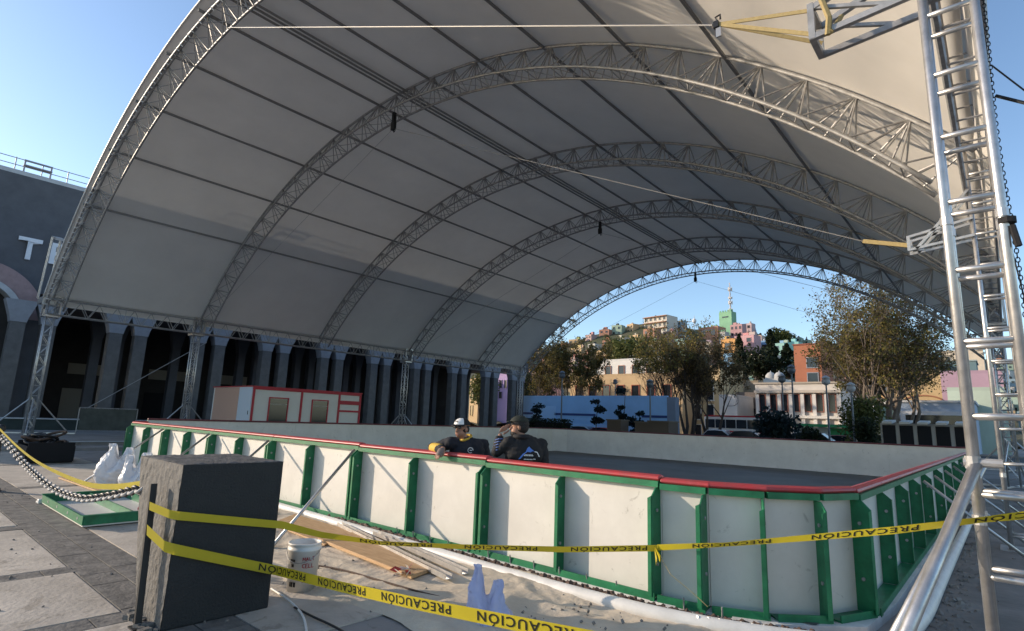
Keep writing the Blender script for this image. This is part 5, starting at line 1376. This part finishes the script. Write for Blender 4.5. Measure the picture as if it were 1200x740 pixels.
# far houses seen through the arcade gaps
for (x0, x1, yt, yb, col, lab) in ((546, 562, 446, 492, (.58, .40, .22), 'sunlit cream house seen between arcade columns'), (578, 600, 440, 470, (.36, .26, .44), 'lilac house seen through the last arcade gap'), (576, 604, 468, 494, (.60, .56, .50), 'white house below the lilac one in the arcade gap'), (606, 640, 430, 470, (.55, .34, .33), 'pink house behind the dark trees left')):
    d = 98; p0, p1 = at(x0, yb, d), at(x1, yb, d); h = (yb-yt)*d/F
    bld('far_house', lab, (p0+p1)/2, (p1-p0).length, 5, h, col, [(.2, .42, .5, .8), (.6, .8, .5, .8), (.2, .45, .1, .35)], yaw=-.1, group='houses beyond the arcade')
bush('bright green tree seen through the arcade gap', at(562, 492, 80), 8, 3.2, 1800, .2, M['leaf_green'], 61, 'tree', None)

# ------------------------------------------------------------------ street furniture and vehicles
def lamp(label, px, ytop, Y, head='globe'):
    p = gnd(px, Y); z = onp(px, ytop, 1, Y).z; t = thing('street_lamp', p, label, 'street lamp', 'street lamps on the far pavement')
    MB().tube([p, p+V(0, 0, .5), p+V(0, 0, z-.5)], [.11, .08, .055], 8).build('pole', M['lamp'], t)
    MB().lathe(p+V(0, 0, z-.55), [(.07, 0), (.26, .12), (.30, .3), (.22, .5), (.30, .52), (.24, .6), (.05, .72)], 12).build('lamp_head', M['lamp'] if head == 'dark' else M['globe'], t, smooth=True)
    MB().box(p+V(0, 0, .2), (.34, .34, .4)).build('plinth', M['lamp'], t); return t
lamp('dark street lamp in front of the left half of the hoarding', 658, 437, 43, 'dark')
lamp('slim street lamp at the right end of the hoarding', 762, 447, 43, 'dark')
lamp('low lantern before the beige house', 721, 446, 64, 'dark')
lamp('dark headed lamp just above the columned house roof', 930, 430, 46, 'dark')
lamp('pale headed lamp before the right end of the columned house', 970, 443, 46)
lamp('lamp under the left side of the huge autumn tree', 999, 451, 46)
lamp('thin tall lamp left of the columned house centre', 918, 441, 48, 'dark')
def car(label, px, Y, L, Wd, h, col, yaw=0, pickup=False):
    c = gnd(px, Y); t = thing('parked_car', c, label, 'car', 'cars parked along the far street'); m = mat('car_paint', col, .25, .2, spec=.6)
    a = V(math.cos(yaw), math.sin(yaw), 0); n = V(-a.y, a.x, 0)
    def P(u, v, z): return c+a*u*L+n*v*Wd+Zv*z
    prof = [(-.5, .35), (-.5, .72), (-.46, .82), (-.34, .88), (.2, .92), (.36, .86), (.49, .74), (.5, .5), (.49, .32)]
    MB().prism([P(u, -.5, z) for u, z in prof], n*Wd).build('body', m, t, bevel=.06)
    cab = [(-.40, .87), (-.27, h-.04), (-.1, h), (.06, h-.03), (.23, .90)] if not pickup else [(-.12, .87), (-.1, h-.02), (.02, h), (.1, h-.04), (.22, .9)]
    MB().prism([P(u, -.44, z) for u, z in cab], n*Wd*.88).build('cabin', m, t, bevel=.05)
    for s in (-1, 1):
        MB().prism([P(u*.93-.005, s*.445, .9+(z-.9)*.88) for u, z in cab], n*s*.015).build('window', M['glass'], t)
    MB().prism([P(cab[-1][0]+.005, -.38, .93), P(cab[-1][0]+.005, .38, .93), P(cab[-2][0]+.01, .33, h-.07), P(cab[-2][0]+.01, -.33, h-.07)], a*.02).build('windscreen', M['glass'], t)
    MB().prism([P(cab[0][0]-.008, -.38, .93), P(cab[0][0]-.008, .38, .93), P(cab[1][0]-.012, .33, h-.09), P(cab[1][0]-.012, -.33, h-.09)], a*-.02).build('rear_window', M['glass'], t)
    for u in (-.31, .32):
        for s in (-1, 1):
            w_ = MB().tube([P(u, s*.42, .32), P(u, s*.5, .32)], .32, 16).build('wheel', M['black'], t); MB().tube([P(u, s*.5, .32), P(u, s*.508, .32)], .19, 12).build('rim', M['alu'], w_)
    for s in (-1, 1):
        MB().box(P(.495, s*.36, .66), (.06, .28, .12), (a, n, Zv)).build('headlight', M['globe'], t); MB().box(P(-.5, s*.38, .7), (.04, .22, .16), (a, n, Zv)).build('tail_light', M['kred'], t)
    return t
car('white car partly hidden left of the bus front', 846, 53.5, 4.3, 1.75, 1.45, (.6, .6, .6))
car('black low saloon in front of the bus', 879, 50, 4.4, 1.8, 1.45, (.02, .022, .028))
car('bright blue pickup beside the palm like plant', 902, 52, 4.6, 1.8, 1.65, (.05, .22, .55), pickup=True)
car('dark grey hatchback right of the palm like plant', 957, 47, 4.4, 1.8, 1.55, (.03, .035, .042))
car('dull red car near the green kiosk', 988, 53, 4.2, 1.75, 1.4, (.30, .14, .12))
car('red car behind the planters before the hoarding', 712, 46.5, 4.2, 1.75, 1.25, (.5, .05, .04))
car('silver blue car behind the young tree', 688, 46.5, 4.2, 1.75, 1.3, (.35, .42, .5))
# bus
c = gnd(862, 58); bs = thing('bus', c, 'white bus with a red roof edge behind the black saloon', 'bus')
L_ = 6.6
MB().box(c+V(0, 1.2, 1.55), (L_, 2.4, 2.4)).build('body', mat('bus_white', (.68, .68, .68), .4), bs, bevel=.12)
MB().box(c+V(0, 1.2, 2.82), (L_-.1, 2.35, .14)).build('roof', M['kred'], bs)
for k in range(6): MB().box(c+V((k-2.5)*1.06, -.012, 2.05), (.96, .05, .85)).build('window', M['glass'], bs)
for u in (-2.2, 2.1):
    w_ = MB().tube([c+V(u, -.03, .48), c+V(u, .25, .48)], .48, 16).build('wheel', M['black'], bs); MB().tube([c+V(u, -.04, .48), c+V(u, -.028, .48)], .26, 12).build('rim', M['alu'], w_)
MB().box(c+V(0, -.01, 1.3), (L_-.3, .04, .16)).build('stripe', M['kred'], bs)
# green kiosk
c = gnd(966, 57); gk = thing('street_kiosk', c, 'green and white street kiosk before the columned house', 'kiosk')
MB().box(c+V(0, .8, 1.0), (5.0, 1.6, 2.0)).build('body', wall((.6, .6, .56)), gk); MB().box(c+V(1.2, -.02, 1.1), (2.0, .06, 1.7)).build('shutter', wall((.06, .33, .12)), gk); MB().box(c+V(0, .6, 2.15), (5.4, 2.4, .25)).build('awning', wall((.06, .36, .14)), gk)
# market stall with dark panels
c0, wxs, hs = facade(1030, 1136, 497, 40)
ms = thing('panelled_trailer', c0, 'long trailer like stall of five dark panels under pale flaps', 'stall')
MB().box(c0+V(0, .7, hs/2+.25), (wxs, 1.4, hs-.5)).build('body', wall((.42, .40, .37)), ms)
for k in range(5):
    MB().box(c0+V(((k+.5)/5-.5)*wxs, -.02, hs/2+.25), (wxs/5-.2, .06, hs-.75)).build('panel', M['blackmatt'], ms)
    MB().box(c0+V(((k+.5)/5-.5)*wxs, .2, hs+.08), (wxs/5-.35, 1.7, .12), (V(1, 0, 0), V(0, 1, .08), V(0, -.08, 1))).build('flap', wall((.66, .63, .58)), ms)
MB().box(c0+V(0, 0, .32), (wxs, .2, .12)).build('chassis', wall((.55, .53, .5)), ms)
for u in (-.3, .3): MB().tube([c0+V(u*wxs, -.05, .2), c0+V(u*wxs, .2, .2)], .2, 12).build('wheel', M['black'], ms)
# planters
for k, (px, w_, h_) in enumerate(((724, 1.3, 1.9), (756, 1.2, 1.8), (777, 1.7, 1.9))):
    c = gnd(px, 42); lab = ('brown planter box under the tall potted conifer', 'square brown planter box left of the slim lamp', 'wide brown planter box at the right end of the hoarding')[k]
    t = thing('planter_box', c, lab, 'planter', 'brown planters before the hoarding')
    MB().box(c+V(0, 0, h_/2), (w_, w_, h_)).build('box', wall((.16, .12, .09)), t); MB().box(c+V(0, 0, h_+.04), (w_+.15, w_+.15, .1)).build('rim', wall((.2, .16, .12)), t)
c = gnd(640, 40); t = thing('dark_hedge', c, 'dark clipped hedge at the foot of the hoarding, left end', 'hedge'); rng = random.Random(6)
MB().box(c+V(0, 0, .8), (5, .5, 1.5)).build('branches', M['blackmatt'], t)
crown_mesh('foliage', [(c.x+rng.uniform(-2.7, 2.7), c.y+rng.uniform(-.45, .45), rng.uniform(.1, 1.85)) for _ in range(3000)], .1, M['leaf_dark'], t, 6)
